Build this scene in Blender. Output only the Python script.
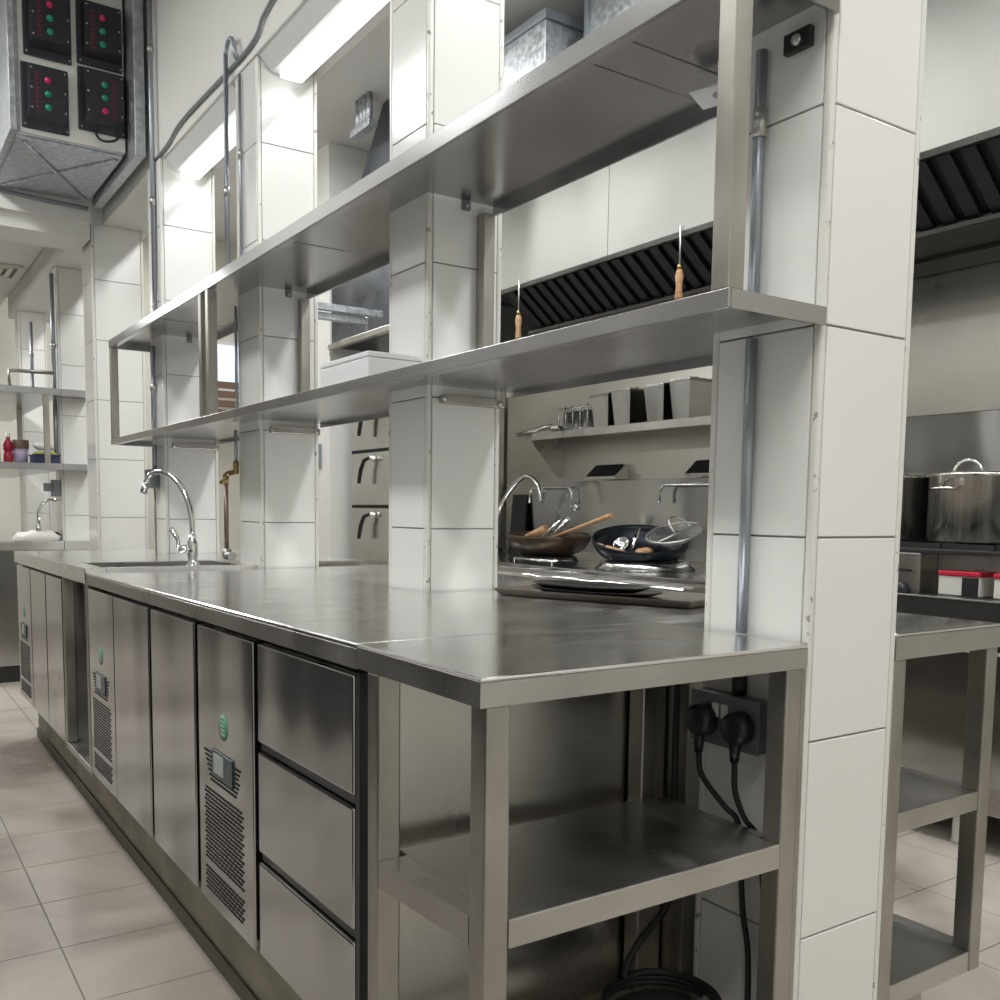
import bpy, bmesh, math, random
from mathutils import Vector, Matrix
random.seed(7)
scene = bpy.context.scene
for o in list(bpy.data.objects): bpy.data.objects.remove(o)
COL = scene.collection

# ------------------------------------------------------------------ camera
CAM = Vector((-.5645, -.872, 1.05))
YAW, PITCH, ROLL = .59405, -.08923, .01308
FPX, CY = 952.47, 595.77
f = Vector((math.sin(YAW)*math.cos(PITCH), math.cos(YAW)*math.cos(PITCH), math.sin(PITCH)))
r0 = Vector((math.cos(YAW), -math.sin(YAW), 0)); u0 = r0.cross(f)
cr, sr = math.cos(ROLL), math.sin(ROLL)
RT = cr*r0 + sr*u0; UP = -sr*r0 + cr*u0
cam = bpy.data.cameras.new('camera'); co = bpy.data.objects.new('camera', cam); COL.objects.link(co)
m = Matrix((RT, UP, -f)).transposed().to_4x4(); m.translation = CAM
co.matrix_world = m
cam.sensor_width = 36; cam.sensor_fit = 'HORIZONTAL'; cam.lens = FPX/1000*36
cam.shift_x = 0; cam.shift_y = (CY-500)/1000; cam.clip_start = .02
scene.camera = co
def inview(p, mar=40):
    d = Vector(p)-CAM; z = d.dot(f)
    if z < .05: return False
    x = 500+FPX*d.dot(RT)/z; y = CY-FPX*d.dot(UP)/z
    return -mar < x < 1000+mar and -mar < y < 1000+mar

# ------------------------------------------------------------------ world, exposure
w = bpy.data.worlds.new('room_air'); scene.world = w; w.use_nodes = True
w.node_tree.nodes['Background'].inputs[0].default_value = (.9, .95, 1, 1)
w.node_tree.nodes['Background'].inputs[1].default_value = .3
vs = scene.view_settings
vs.view_transform = 'Standard'; vs.look = 'None'; vs.gamma = 1; vs.use_curve_mapping = False
vs.exposure = 0.08
CEIL = 3.55
LAMPS = [(-.85, -.9, 3.2), (-.85, 1.3, 3.2), (-.85, 3.4, 3.2), (1.55, -.9, 3.53), (1.55, .7, 3.53), (1.55, 2.45, 3.53), (1.5, 6.8, 3.53), (-.6, 6.2, 2.6), (1.5, 4.3, 3.53)]  # last entry: fill lamp added out of sight to brighten the far pier
LAMP_W = [39, 21, 26, 38, 24, 28, 30, 36, 30]
def area(name, loc, sx, sy, watts, col=(1, .995, .98), rot=(0, 0, 0), parent=None):
    l = bpy.data.lights.new(name, 'AREA'); l.shape = 'RECTANGLE'; l.size = sx; l.size_y = sy
    l.energy = watts; l.color = col
    o = bpy.data.objects.new(name, l); COL.objects.link(o); o.location = loc; o.rotation_euler = rot
    return o
for (x, y, z), wt_ in zip(LAMPS, LAMP_W): area('ceiling_lamp_light', (x, y, z-.07), .3, 1.15, wt_)

# ------------------------------------------------------------------ materials
MATS = {}
def nt(name):
    mt = bpy.data.materials.new(name); mt.use_nodes = True; MATS[name] = mt
    n = mt.node_tree.nodes; return mt, n, mt.node_tree.links, n['Principled BSDF']
def plain(name, col, rough=.5, metal=0, emit=0, spec=None, trans=0, coat=0):
    mt, n, l, b = nt(name)
    b.inputs['Base Color'].default_value = (*col, 1); b.inputs['Roughness'].default_value = rough
    b.inputs['Metallic'].default_value = metal
    if emit: b.inputs['Emission Color'].default_value = (*col, 1); b.inputs['Emission Strength'].default_value = emit
    if trans: b.inputs['Transmission Weight'].default_value = trans
    if coat: b.inputs['Coat Weight'].default_value = coat
    return mt
def noisy(name, c1, c2, rough=(.3, .5), metal=0, scale=(4, 4, 4), nscale=1., bump=0., bscale=(40, 40, 40), detail=4, lo=.35, hi=.65, warp=0):
    mt, n, l, b = nt(name)
    tc = n.new('ShaderNodeTexCoord')
    geo = n.new('ShaderNodeNewGeometry')
    mp = n.new('ShaderNodeMapping'); mp.inputs['Scale'].default_value = scale; l.new(geo.outputs['Position'], mp.inputs[0])
    nz = n.new('ShaderNodeTexNoise'); nz.inputs['Scale'].default_value = nscale; nz.inputs['Detail'].default_value = detail
    nz.inputs['Distortion'].default_value = warp
    l.new(mp.outputs[0], nz.inputs['Vector'])
    cr_ = n.new('ShaderNodeValToRGB'); e = cr_.color_ramp.elements
    e[0].position = lo; e[1].position = hi; e[0].color = (*c1, 1); e[1].color = (*c2, 1)
    l.new(nz.outputs['Fac'], cr_.inputs[0]); l.new(cr_.outputs[0], b.inputs['Base Color'])
    mr = n.new('ShaderNodeMapRange'); mr.inputs[1].default_value = lo; mr.inputs[2].default_value = hi
    mr.inputs[3].default_value = rough[0]; mr.inputs[4].default_value = rough[1]
    l.new(nz.outputs['Fac'], mr.inputs[0]); l.new(mr.outputs[0], b.inputs['Roughness'])
    b.inputs['Metallic'].default_value = metal
    if bump:
        m2 = n.new('ShaderNodeMapping'); m2.inputs['Scale'].default_value = bscale; l.new(geo.outputs['Position'], m2.inputs[0])
        n2 = n.new('ShaderNodeTexNoise'); n2.inputs['Scale'].default_value = 1; n2.inputs['Detail'].default_value = 0
        l.new(m2.outputs[0], n2.inputs['Vector'])
        bp = n.new('ShaderNodeBump'); bp.inputs['Strength'].default_value = bump; bp.inputs['Distance'].default_value = .02
        l.new(n2.outputs['Fac'], bp.inputs['Height']); l.new(bp.outputs[0], b.inputs['Normal'])
    return mt
noisy('steel', (.44, .43, .41), (.54, .53, .505), (.26, .38), 1, (5, 5, 5), bump=0.06, bscale=(6, 6, 6))
noisy('steel_leg', (.35, .34, .31), (.46, .44, .40), (.32, .45), 1, (9, 9, 5), bump=0.04, bscale=(20, 20, 6))
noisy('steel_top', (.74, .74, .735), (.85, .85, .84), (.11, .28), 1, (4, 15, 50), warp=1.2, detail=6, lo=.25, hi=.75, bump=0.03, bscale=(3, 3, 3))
noisy('steel_under', (.42, .42, .425), (.50, .50, .50), (.20, .28), 1, (3, 3, 3), bump=0.35, bscale=(2.2, 3.2, 2.2), lo=.2, hi=.8)
noisy('steel_door', (.40, .40, .40), (.48, .475, .465), (.11, .2), 1, (2, 2, 2), bump=0.3, bscale=(3, 6, .8), lo=.2, hi=.8)
noisy('steel_wall', (.50, .48, .44), (.62, .60, .55), (.24, .36), 1, (2, 2, 2), bump=0.25, bscale=(2, 2, 2), lo=.2, hi=.8)
noisy('steel_hood', (.47, .47, .465), (.57, .57, .56), (.10, .2), 1, (1.5, 1.5, 1.5), bump=0.8, bscale=(2.6, 3.2, 1.2), lo=.2, hi=.8)
plain('chrome', (.78, .78, .78), .08, 1)
noisy('pan_steel', (.48, .48, .47), (.60, .60, .585), (.16, .26), 1, (3, 3, 3), bump=.2, bscale=(9, 9, 2))
noisy('pot_steel', (.42, .40, .36), (.62, .60, .55), (.22, .36), 1, (30, 30, 1))
noisy('galvanised', (.42, .45, .48), (.60, .63, .66), (.32, .5), .85, (38, 38, 38), detail=1.5)
plain('dark_galvanised', (.16, .18, .21), .45, .6)
plain('conduit_zinc', (.36, .40, .44), .42, .85)
noisy('tile_white', (.755, .76, .735), (.80, .80, .78), (.10, .16), 0, (1.2, 1.2, 1.2), detail=2)
noisy('tile_trim', (.72, .72, .68), (.34, .32, .27), (.3, .8), 0, (60, 60, 45), detail=3, lo=.66, hi=.70)
plain('grout', (.36, .36, .33), .9)
noisy('floor_tile', (.24, .21, .18), (.47, .43, .385), (.25, .5), 0, (1.6, 1.6, 1.6), detail=9, lo=.32, hi=.6, warp=.8)
plain('floor_grout', (.25, .235, .21), .85)
plain('kerb_damp', (.11, .10, .082), .5)
noisy('kerb_concrete', (.25, .23, .18), (.46, .43, .35), (.5, .8), 0, (5, 5, 9), detail=7)
noisy('plaster', (.70, .70, .67), (.75, .75, .72), (.55, .7), 0, (1.5, 1.5, 1.5))
noisy('plaster_cream', (.62, .60, .53), (.69, .675, .61), (.5, .7), 0, (1.5, 1.5, 1.5))
noisy('reflection_slate', (.18, .172, .155), (.24, .23, .21), (.35, .5), 0, (2, 2, 2))  # invented dark tone for the unseen left wall, made to be reflected
noisy('ceiling_paint', (.68, .67, .64), (.72, .71, .69), (.6, .8), 0, (1, 1, 1))
plain('black_gap', (.006, .006, .008), .7)
plain('black_plastic', (.010, .010, .014), .38)
plain('control_black', (.018, .018, .026), .45)
plain('black_rubber', (.008, .008, .010), .55)
plain('filter_dark', (.035, .036, .042), .4, .6)
plain('filter_slot', (.004, .004, .006), .6)
noisy('hood_gutter', (.05, .05, .047), (.10, .098, .09), (.3, .5), .8, (4, 4, 4))
noisy('slate_panel', (.06, .07, .085), (.10, .11, .125), (.25, .4), .6, (4, 4, 4))
plain('lamp_housing', (.78, .79, .78), .4)
plain('tube_glow', (1, .99, .97), .4, emit=1.8)
plain('panel_glow', (1, .99, .97), .4, emit=1.5)
plain('lead_red', (.55, .02, .10), .3)
plain('lead_green', (.01, .26, .14), .3)
plain('print_red', (.22, .02, .04), .6)
plain('screw_zinc', (.5, .5, .48), .35, .9)
plain('sticker_green', (.13, .33, .22), .5)
plain('sticker_light', (.42, .56, .46), .5)
plain('display_dark', (.02, .045, .05), .25)
plain('display_grey', (.42, .46, .45), .4)
plain('paper_white', (.74, .745, .74), .6)
plain('paper_print', (.35, .36, .36), .6)
plain('foam_white', (.80, .80, .815), .65)
noisy('wood_handle', (.33, .19, .09), (.50, .31, .16), (.5, .6), 0, (20, 20, 60))
noisy('iron_wok', (.022, .017, .013), (.09, .06, .035), (.3, .5), .5, (7, 7, 7))
noisy('iron_wok_blue', (.006, .008, .012), (.022, .028, .036), (.25, .4), .6, (7, 7, 7))
plain('brass', (.34, .24, .11), .35, 1)
plain('copper_pipe', (.27, .22, .18), .45, .8)
plain('tray_brown', (.085, .068, .053), .55)
plain('plate_dark', (.07, .07, .07), .2, .8)
plain('grey_plastic', (.22, .25, .27), .45)
plain('socket_grey', (.20, .225, .24), .42, .5)
plain('red_bottle', (.30, .01, .03), .3)
plain('blue_crate', (.035, .045, .11), .5)
plain('lime_fruit', (.36, .40, .03), .45)
plain('lilac_tub', (.50, .42, .60), .5)
plain('cloth_white', (.76, .75, .72), .9)
plain('green_plastic', (.09, .22, .04), .45)
plain('red_plastic', (.50, .015, .04), .4)
plain('pale_box', (.62, .62, .56), .5)
plain('brown_slat', (.16, .10, .07), .6)
plain('window_blue', (.62, .74, .95), .3, emit=.9)
plain('glass_clear', (.9, .93, .93), .04, trans=.9)
plain('skin_food', (.45, .30, .17), .6)
plain('dark_metal', (.045, .045, .045), .4, .5)

# ------------------------------------------------------------------ mesh helpers
class B:
    def __init__(s): s.bm = bmesh.new()
    def box(s, x0, x1, y0, y1, z0, z1, bev=0.):
        t = bmesh.new(); bmesh.ops.create_cube(t, size=1)
        bmesh.ops.scale(t, vec=(abs(x1-x0), abs(y1-y0), abs(z1-z0)), verts=t.verts)
        bmesh.ops.translate(t, vec=((x0+x1)/2, (y0+y1)/2, (z0+z1)/2), verts=t.verts)
        if bev: bmesh.ops.bevel(t, geom=t.edges[:], offset=bev, segments=2, affect='EDGES', profile=.5)
        s._add(t); return s
    def _add(s, t):
        me = bpy.data.meshes.new('t'); t.to_mesh(me); t.free(); s.bm.from_mesh(me); bpy.data.meshes.remove(me)
    def hexa(s, v):   # 8 corners: bottom 4 (ccw), top 4
        q = [s.bm.verts.new(p) for p in v]
        for i in ((3, 2, 1, 0), (4, 5, 6, 7), (0, 1, 5, 4), (1, 2, 6, 5), (2, 3, 7, 6), (3, 0, 4, 7)): s.bm.faces.new([q[k] for k in i])
        return s
    def tube(s, pts, r, seg=12, closed=False, cap=True, rr=None):
        pts = [Vector(p) for p in pts]; n = len(pts); rings = []; up = None
        for i, p in enumerate(pts):
            a = pts[i-1] if (i or closed) else p; b = pts[(i+1) % n] if (i < n-1 or closed) else p
            d = (b-a).normalized()
            if up is None:
                up = Vector((0, 0, 1)) if abs(d.z) < .9 else Vector((1, 0, 0))
            x = d.cross(up); 
            if x.length < 1e-5: x = d.cross(Vector((.3, .8, .2)))
            x.normalize(); y = x.cross(d).normalized(); up = y
            R_ = rr[i] if rr else r
            rings.append([s.bm.verts.new(p+R_*(math.cos(t)*x+math.sin(t)*y)) for t in [2*math.pi*k/seg for k in range(seg)]])
        for i in range(n if closed else n-1):
            A, C_ = rings[i], rings[(i+1) % n]
            for k in range(seg):
                fc = s.bm.faces.new((A[k], A[(k+1) % seg], C_[(k+1) % seg], C_[k])); fc.smooth = True
        if cap and not closed:
            s.bm.faces.new(rings[0][::-1]); s.bm.faces.new(rings[-1])
        return s
    def lathe(s, prof, c=(0, 0, 0), seg=32, axis=(0, 0, 1), smooth=True):
        ax = Vector(axis).normalized(); q = Vector((0, 0, 1)).rotation_difference(ax); c = Vector(c); rings = []
        for (r, z) in prof:
            if r < 1e-6: rings.append([s.bm.verts.new(c+q @ Vector((0, 0, z)))])
            else: rings.append([s.bm.verts.new(c+q @ Vector((r*math.cos(2*math.pi*k/seg), r*math.sin(2*math.pi*k/seg), z))) for k in range(seg)])
        for A, D in zip(rings, rings[1:]):
            for k in range(seg):
                k2 = (k+1) % seg
                if len(A) == 1 and len(D) == 1: continue
                vs_ = [A[0], D[k2], D[k]][::-1] if len(A) == 1 else ([A[k], A[k2], D[0]] if len(D) == 1 else [A[k], A[k2], D[k2], D[k]])
                fc = s.bm.faces.new(vs_); fc.smooth = smooth
        return s
    def prism(s, pts, d):   # polygon (3D pts, planar) extruded by vector d
        d = Vector(d); a = [s.bm.verts.new(p) for p in pts]; b = [s.bm.verts.new(Vector(p)+d) for p in pts]; n = len(a)
        s.bm.faces.new(a[::-1]); s.bm.faces.new(b)
        for k in range(n): s.bm.faces.new((a[k], a[(k+1) % n], b[(k+1) % n], b[k]))
        return s
    def warp(s, fn):
        for v in s.bm.verts: v.co = fn(v.co)
        return s
WL = {}
def reg(o, loc): WL[o.name] = Vector(loc)
def tag(o, label=None, cat=None, group=None, kind=None):
    if label: o['label'] = label
    if cat: o['category'] = cat
    if group: o['group'] = group
    if kind: o['kind'] = kind
    return o
def thing(name, label, cat, loc, group=None):
    o = bpy.data.objects.new(name, None); COL.objects.link(o); o.location = loc; o.empty_display_size = .05
    reg(o, loc); return tag(o, label, cat, group)
def obj(name, b, mat, parent=None, label=None, cat=None, group=None, kind=None):
    bm = b.bm
    bmesh.ops.recalc_face_normals(bm, faces=bm.faces[:])
    xs = [v.co for v in bm.verts]
    c = Vector(((min(v.x for v in xs)+max(v.x for v in xs))/2, (min(v.y for v in xs)+max(v.y for v in xs))/2, min(v.z for v in xs)))
    bmesh.ops.translate(bm, vec=-c, verts=bm.verts)
    me = bpy.data.meshes.new(name); bm.to_mesh(me); bm.free(); me.materials.append(MATS[mat])
    o = bpy.data.objects.new(name, me); COL.objects.link(o)
    if parent is not None:
        o.parent = parent; o.location = c-WL[parent.name]
    else: o.location = c
    reg(o, c); return tag(o, label, cat, group, kind)
def copy_tree(o, delta, parent=None):
    c = o.copy(); COL.objects.link(c)
    if parent is None: c.location = o.location+Vector(delta)
    c.parent = parent; WL[c.name] = WL[o.name]+Vector(delta)
    for ch in [k for k in bpy.data.objects if k.parent == o]: copy_tree(ch, delta, c)
    return c
def box(*a, bev=0.): return B().box(*a, bev=bev)
def arc(c, r, a0, a1, ux, uz, n=10):
    c, ux, uz = Vector(c), Vector(ux), Vector(uz)
    return [c+r*(math.cos(a0+(a1-a0)*k/n)*ux+math.sin(a0+(a1-a0)*k/n)*uz) for k in range(n+1)]
BEV = .003

# ------------------------------------------------------------------ the shell
XL, XR, YN, YF = -1.75, 3.08, -2.4, 8.3
fl = obj('floor', box(XL-.1, XR+.1, YN-.1, YF+.1, -.12, -.004), 'floor_grout', kind='structure')
proto = None; rest = B()
tx = [-.2+.3*k for k in range(-6, 12)]; ty = [1.514+.3*k for k in range(-14, 23)]
cnt = 0
for x in tx:
    for y in ty:
        if x < XL-.3 or x > XR: continue
        x0, x1, y0, y1 = max(x, XL), min(x+.3, XR), max(y, YN), min(y+.3, YF)
        if x1-x0 < .02 or y1-y0 < .02: continue
        vis = any(inview(p, 5) for p in ((x, y, 0), (x+.3, y, 0), (x, y+.3, 0), (x+.3, y+.3, 0), (x+.15, y+.15, 0))) and not (.1 < x and x+.3 < .9 and y < 5.2)
        full = x1-x0 > .299 and y1-y0 > .299
        if vis and full and cnt < 280:
            if proto is None:
                proto = obj('tile', box(x0+.0015, x1-.0015, y0+.0015, y1-.0015, -.006, 0, bev=.001), 'floor_tile', fl)
            else:
                o = proto.copy(); COL.objects.link(o); o.location = Vector((x+.15, y+.15, -.006))-WL[fl.name]
            cnt += 1
        else: rest.box(x0+.0015, x1-.0015, y0+.0015, y1-.0015, -.006, 0)
obj('tile_field', rest, 'floor_tile', fl, kind='stuff')
obj('ceiling', box(XL-.1, XR+.1, YN-.1, YF+.1, CEIL, CEIL+.1), 'ceiling_paint', kind='structure')
obj('wall_left', box(XL-.1, XL, YN, YF, 0, CEIL), 'reflection_slate', kind='structure')  # unseen wall, its dark slate added so the steel has something to reflect
obj('wall_right', box(XR, XR+.1, YN, YF, 0, CEIL), 'plaster_cream', kind='structure')
obj('wall_near', box(XL-.1, XR+.1, YN-.1, YN, 0, CEIL), 'plaster', kind='structure')
obj('wall_far', box(XL-.1, XR+.1, YF, YF+.1, 0, CEIL), 'plaster_cream', kind='structure')

# tiled columns of the island row: x0, x1, y0, y1
COLS = [(.568, .782, .009, .215), (.522, .722, 1.043, 1.233), (.532, .735, 2.152, 2.36), (.513, .738, 3.235, 3.43), (.468, .72, 4.37, 4.6), (.475, .70, 5.42, 5.62), (.475, .66, 7.0, 7.2)]
tproto = {}
def tile_face(col, nx, ny, a0, a1, fixed, z0, z1):
    """one tile on a column face; normal (nx,ny), spanning a0..a1 along the other axis"""
    key = (nx, ny, round(a1-a0, 4), round(z1-z0, 4))
    g = .0015; t = .005
    if nx: c = Vector((fixed+nx*(t/2-.0005), (a0+a1)/2, z0+g))
    else: c = Vector(((a0+a1)/2, fixed+ny*(t/2-.0005), z0+g))
    if key not in tproto:
        if nx: b = box(fixed-nx*.0005, fixed+nx*(t-.0005), a0+g, a1-g, z0+g, z1-g, bev=.0012)
        else: b = box(a0+g, a1-g, fixed-ny*.0005, fixed+ny*(t-.0005), z0+g, z1-g, bev=.0012)
        o = obj('tile', b, 'tile_white', col); tproto[key] = o
    else:
        o = tproto[key].copy(); COL.objects.link(o); o.parent = col; o.location = c-WL[col.name]
HB = 2.46
for i, (x0, x1, y0, y1) in enumerate(COLS):
    top = HB if i else CEIL
    e = .005
    col = obj('tiled_column', box(x0+e, x1-e, y0+e, y1-e, 0, top), 'grout', kind='structure')
    col['label'] = 'tiled column core'
    s = .013
    for k in range(-1, 11):
        z0 = .117+.3*k-(0, .011, .016, .021, .03, .03, .03)[i]; z1 = z0+.3
        if z1 > top: z1 = top
        z0 = max(z0, 0)
        if z1-z0 < .03: continue
        tile_face(col, -1, 0, y0+s, y1-s, x0+e, z0, z1); tile_face(col, 1, 0, y0+s, y1-s, x1-e, z0, z1)
        tile_face(col, 0, -1, x0+s, x1-s, y0+e, z0, z1); tile_face(col, 0, 1, x0+s, x1-s, y1-e, z0, z1)
    for cx in (x0, x1):
        for cy in (y0, y1):
            obj('corner_trim', box(min(cx, cx+(s if cx == x0 else -s)), max(cx, cx+(s if cx == x0 else -s)), min(cy, cy+(s if cy == y0 else -s)), max(cy, cy+(s if cy == y0 else -s)), 0, top, bev=.004), 'tile_trim', col)
# unseen white piers added opposite the fridges, streaks for the steel to reflect
for k, y in enumerate((-.3, 1.0, 2.4, 3.7)): obj('reflection_pier', box(XL+.001, XL+.15, y, y+.28, 0, CEIL-.002), 'tile_white', kind='structure')
# beams
obj('trim_1', B().box(.527, .76, .3, 4.37, HB, CEIL-.002, bev=.004).box(.46, .76, 4.37, 7.4, HB, CEIL-.002), 'plaster', kind='structure')['label'] = 'white plastered beam over the column row'
obj('trim_2', B().box(XL+.001, .457, 4.33, 4.62, 2.37, CEIL-.002).box(XL+.001, .457, 4.29, 4.33, 2.44, 2.60), 'plaster', kind='structure')['label'] = 'white cross beam over the left aisle'
obj('trim_3', B().box(XL+.001, .455, 4.63, YF-.001, 2.62, 2.70), 'ceiling_paint', kind='structure')['label'] = 'lowered white ceiling of the far bay'
obj('wall_pier', B().box(2.22, 2.6, 5.42, 5.85, 0, CEIL-.002, bev=.004), 'tile_white', kind='structure')
# ------------------------------------------------------------------ concrete kerb under the island
kb = obj('kerb', B().box(.085, .94, .225, 3.82, 0, .235, bev=.006).box(.79, .94, .03, .225, 0, .235), 'kerb_concrete', kind='structure')
obj('wet_band', box(.079, .0845, .225, 3.82, 0, .042), 'kerb_damp', kb)
kb['label'] = 'grey concrete kerb under the island'

DROP = .0083
def sag(p): return Vector((p.x, p.y, p.z-DROP*max(0, p.y-.316)*(1 if p.z > .1 else 0)))
T0 = .865
# ------------------------------------------------------------------ near end table (left of the white column)
t = thing('work_table', 'open stainless end table with one middle shelf, beside the tiled column', 'table', (.28, .16, 0))
def fold_top(b, x0, x1, y0, y1, z1, h=.034, th=.012):
    b.box(x0, x1, y0, y1, z1-h, z1, bev=.0025); return b
obj('table_top', fold_top(B(), 0, .558, 0, .3155, T0, .0055), 'steel_top', t)
obj('edge_band', box(.0002, .5578, .0002, .3153, T0-.034, T0-.0055), 'steel', t)
for (x, y, zb) in ((0.011, 0.004, 0), (.001, .25, 0), (.519, .004, 0), (.500, .278, .237)):
    obj('leg', box(x, x+.034, y, y+.034, zb, T0-.034, bev=.003), 'steel_leg', t)
obj('middle_shelf', B().hexa([(.0115, .0385, .541), (.0452, .0385, .541), (.0452, .2495, .541), (.0015, .2495, .541), (.0115, .0385, .577), (.0452, .0385, .577), (.0452, .2495, .577), (.0015, .2495, .577)]).box(.0453, .5185, .0035, .277, .541, .577, bev=.002).box(.5185, .537, .0415, .262, .541, .577), 'steel', t)
obj('low_shelf', box(.043, .537, .0425, .2235, .26, .281, bev=.002), 'steel', t)
obj('edge_strip', box(.5585, .5675, .0095, .016, .0, T0), 'steel_leg', t)
# ------------------------------------------------------------------ fridges and worktops of the left run
def slots(y0, y1, z0, z1, x, dy=.0185, dz=.0085, clip=None):
    b = B(); r = 0
    z = z0
    while z < z1:
        y = y0+(dy*.5 if r % 2 else 0)
        while y < y1:
            if clip is None or clip(y, z): b.box(x-.0012, x+.002, y, min(y+dy*.72, y1), z, z+dz*.48)
            y += dy
        z += dz; r += 1
    return b.warp(sag)
def grille_panel(p, y0, y1, big=True):
    obj('panel', box(.004, .024, y0, y1, .252, .818, bev=.003).warp(sag), 'steel_door', p)
    a, c = y0+.055, y1-.04
    obj('vent_slots', slots(a, c, .345, .495, .004), 'black_gap', p, kind='stuff')
    obj('vent_slots', slots(a, c, .272, .325, .004, clip=lambda y, z: z > .272+.03*(c-y)/(c-a)*0), 'black_gap', p, kind='stuff')
    m_ = (a+c)/2
    obj('vent_slots', slots(m_-.115, m_+.125, .512, .575, .004, dy=.013, dz=.009, clip=lambda y, z: abs(y-m_) > .066 and abs(y-m_) < .08+(z-.512)*.6 or z < .522 and abs(y-m_) < .07), 'black_gap', p, kind='stuff')
    d = obj('control_display', box(.001, .006, m_-.062, m_+.062, .526, .58, bev=.001).warp(sag), 'display_dark', p)
    obj('screen', box(-.0005, .003, m_-.012, m_+.045, .536, .574).warp(sag), 'display_grey', d)
    bs = B().lathe([(0, 0), (.026, 0), (.026, .0015), (0, .0015)], (.0045, m_-.005, .633), 28, (-1, 0, 0)); bs.warp(sag)
    st = obj('round_sticker', bs, 'sticker_green', p, label='round green sticker')
    bs = B()
    for k in range(5): bs.box(.0022, .0035, m_-.018+.002*k, m_+.006+.001*k, .618+.008*k, .6215+.008*k)
    obj('print', bs.warp(sag), 'sticker_light', st)
def cabinet_body(p, y0, y1):
    obj('body', B().box(.028, .53, y0+.001, y1-.001, .238, .826).warp(sag), 'steel', p)
    obj('gap_liner', B().box(.0265, .03, y0+.003, y1-.003, .25, .822).warp(sag), 'black_gap', p)
fa = thing('drawer_fridge', 'undercounter fridge with three steel drawers next to the open end table', 'fridge', (.28, .7, .235))
cabinet_body(fa, .318, 1.086)
for (z0, z1) in ((.645, .818), (.447, .626), (.258, .427)):
    d = obj('drawer', box(.004, .026, .335, .722, z0, z1, bev=.003).warp(sag), 'steel_door', fa)
    if z1 < .8: obj('grip', box(.012, .027, .33, .725, z1+.002, z1+.016).warp(sag), 'dark_metal', d)
obj('stile', box(.006, .027, .318, .33, .252, .822).warp(sag), 'dark_metal', fa)
grille_panel(fa, .747, 1.073)
fb = thing('door_fridge', 'two-door undercounter fridge between the drawer fridge and the sink', 'fridge', (.28, 1.63, .235))
cabinet_body(fb, 1.088, 2.188)
for (y0, y1) in ((1.100, 1.447), (1.473, 1.842)):
    d = obj('door', box(.004, .026, y0, y1, .252, .818, bev=.003).warp(sag), 'steel_door', fb)
    obj('edge_seal', box(.02, .0268, y0-.003, y1+.003, .25, .82).warp(sag), 'black_rubber', d)
grille_panel(fb, 1.848, 2.178)
fc_ = thing('door_fridge', 'two-door undercounter fridge beyond the open bay under the sink', 'fridge', (.28, 3.2, .235))
cabinet_body(fc_, 2.62, 3.72)
for (y0, y1) in ((2.63, 2.955), (2.97, 3.325)):
    d = obj('door', box(.004, .026, y0, y1, .252, .818, bev=.003).warp(sag), 'steel_door', fc_)
    obj('edge_seal', box(.02, .0268, y0-.003, y1+.003, .25, .82).warp(sag), 'black_rubber', d)
grille_panel(fc_, 3.34, 3.71)

def notched(b, y0, y1, z0, z1, xf, xb, gap=.006):
    """worktop from xf to xb with square notches where columns pass; strips along y"""
    cs = [c for c in COLS if c[3] > y0 and c[2] < y1]
    if not cs: return b.box(xf, xb, y0, y1, z0, z1, bev=.002)
    xa = min(c[0] for c in cs)-gap
    b.prism([(xf, y0, z0), (xa, y0, z0), (xa, y0, z1), (xf+.002, y0, z1), (xf, y0, z1-.002)], (0, y1-y0, 0))
    y = y0
    xc = max(c[1] for c in cs)+gap
    for c in cs:
        if c[2]-gap > y: b.box(xa, xc, y, c[2]-gap, z0, z1)
        y = c[3]+gap
    if y < y1: b.box(xa, xc, y, y1, z0, z1)
    if xb > xc: b.box(xc, xb, y0, y1, z0, z1)
    return b
wt = thing('worktop', 'long stainless worktop over the fridges, running around two columns', 'worktop', (.5, 1.25, T0-.05))
obj('top_sheet', notched(B(), .3165, 2.186, T0-.0055, T0, 0, 1.07).warp(sag), 'steel_top', wt)
obj('edge_band', notched(B(), .3165, 2.186, T0-.036, T0-.0056, .0002, 1.0698).warp(sag), 'steel', wt)
# sink table
sk = thing('sink_table', 'raised stainless sink table carrying the tall swan-neck tap', 'sink', (.4, 2.6, .235))
zs = T0+.011
b = notched(B(), 2.62, 3.73, T0-.036, zs, -.002, 1.0)
b.box(-.002, .06, 2.188, 2.62, T0-.036, zs, bev=.002).box(.06, .50, 2.188, 2.235, T0-.036, zs).box(.06, .50, 2.56, 2.62, T0-.036, zs).box(.50, .539, 2.188, 2.62, T0-.036, zs).box(.539, 1.0, 2.36, 2.62, T0-.036, zs)
obj('sink_top', b.warp(sag), 'steel_top', sk)
b = B().box(.06, .064, 2.239, 2.556, .62, zs-.002).box(.496, .5, 2.239, 2.556, .62, zs-.002).box(.06, .5, 2.235, 2.239, .62, zs-.002).box(.06, .5, 2.556, 2.56, .62, zs-.002).box(.06, .5, 2.235, 2.56, .616, .62)
obj('bowl', b.warp(sag), 'steel', sk)
for y in (2.192, 2.582): obj('leg', box(.004, .037, y, y+.034, .263, T0-.036, bev=.003).warp(sag), 'steel_leg', sk)
obj('bottom_shelf', box(.004, .50, 2.192, 2.616, .240, .262, bev=.002).warp(sag), 'steel', sk)
obj('rear_panel', box(.515, .52, 2.2, 2.6, .24, T0-.04).warp(sag), 'dark_metal', sk)
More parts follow.
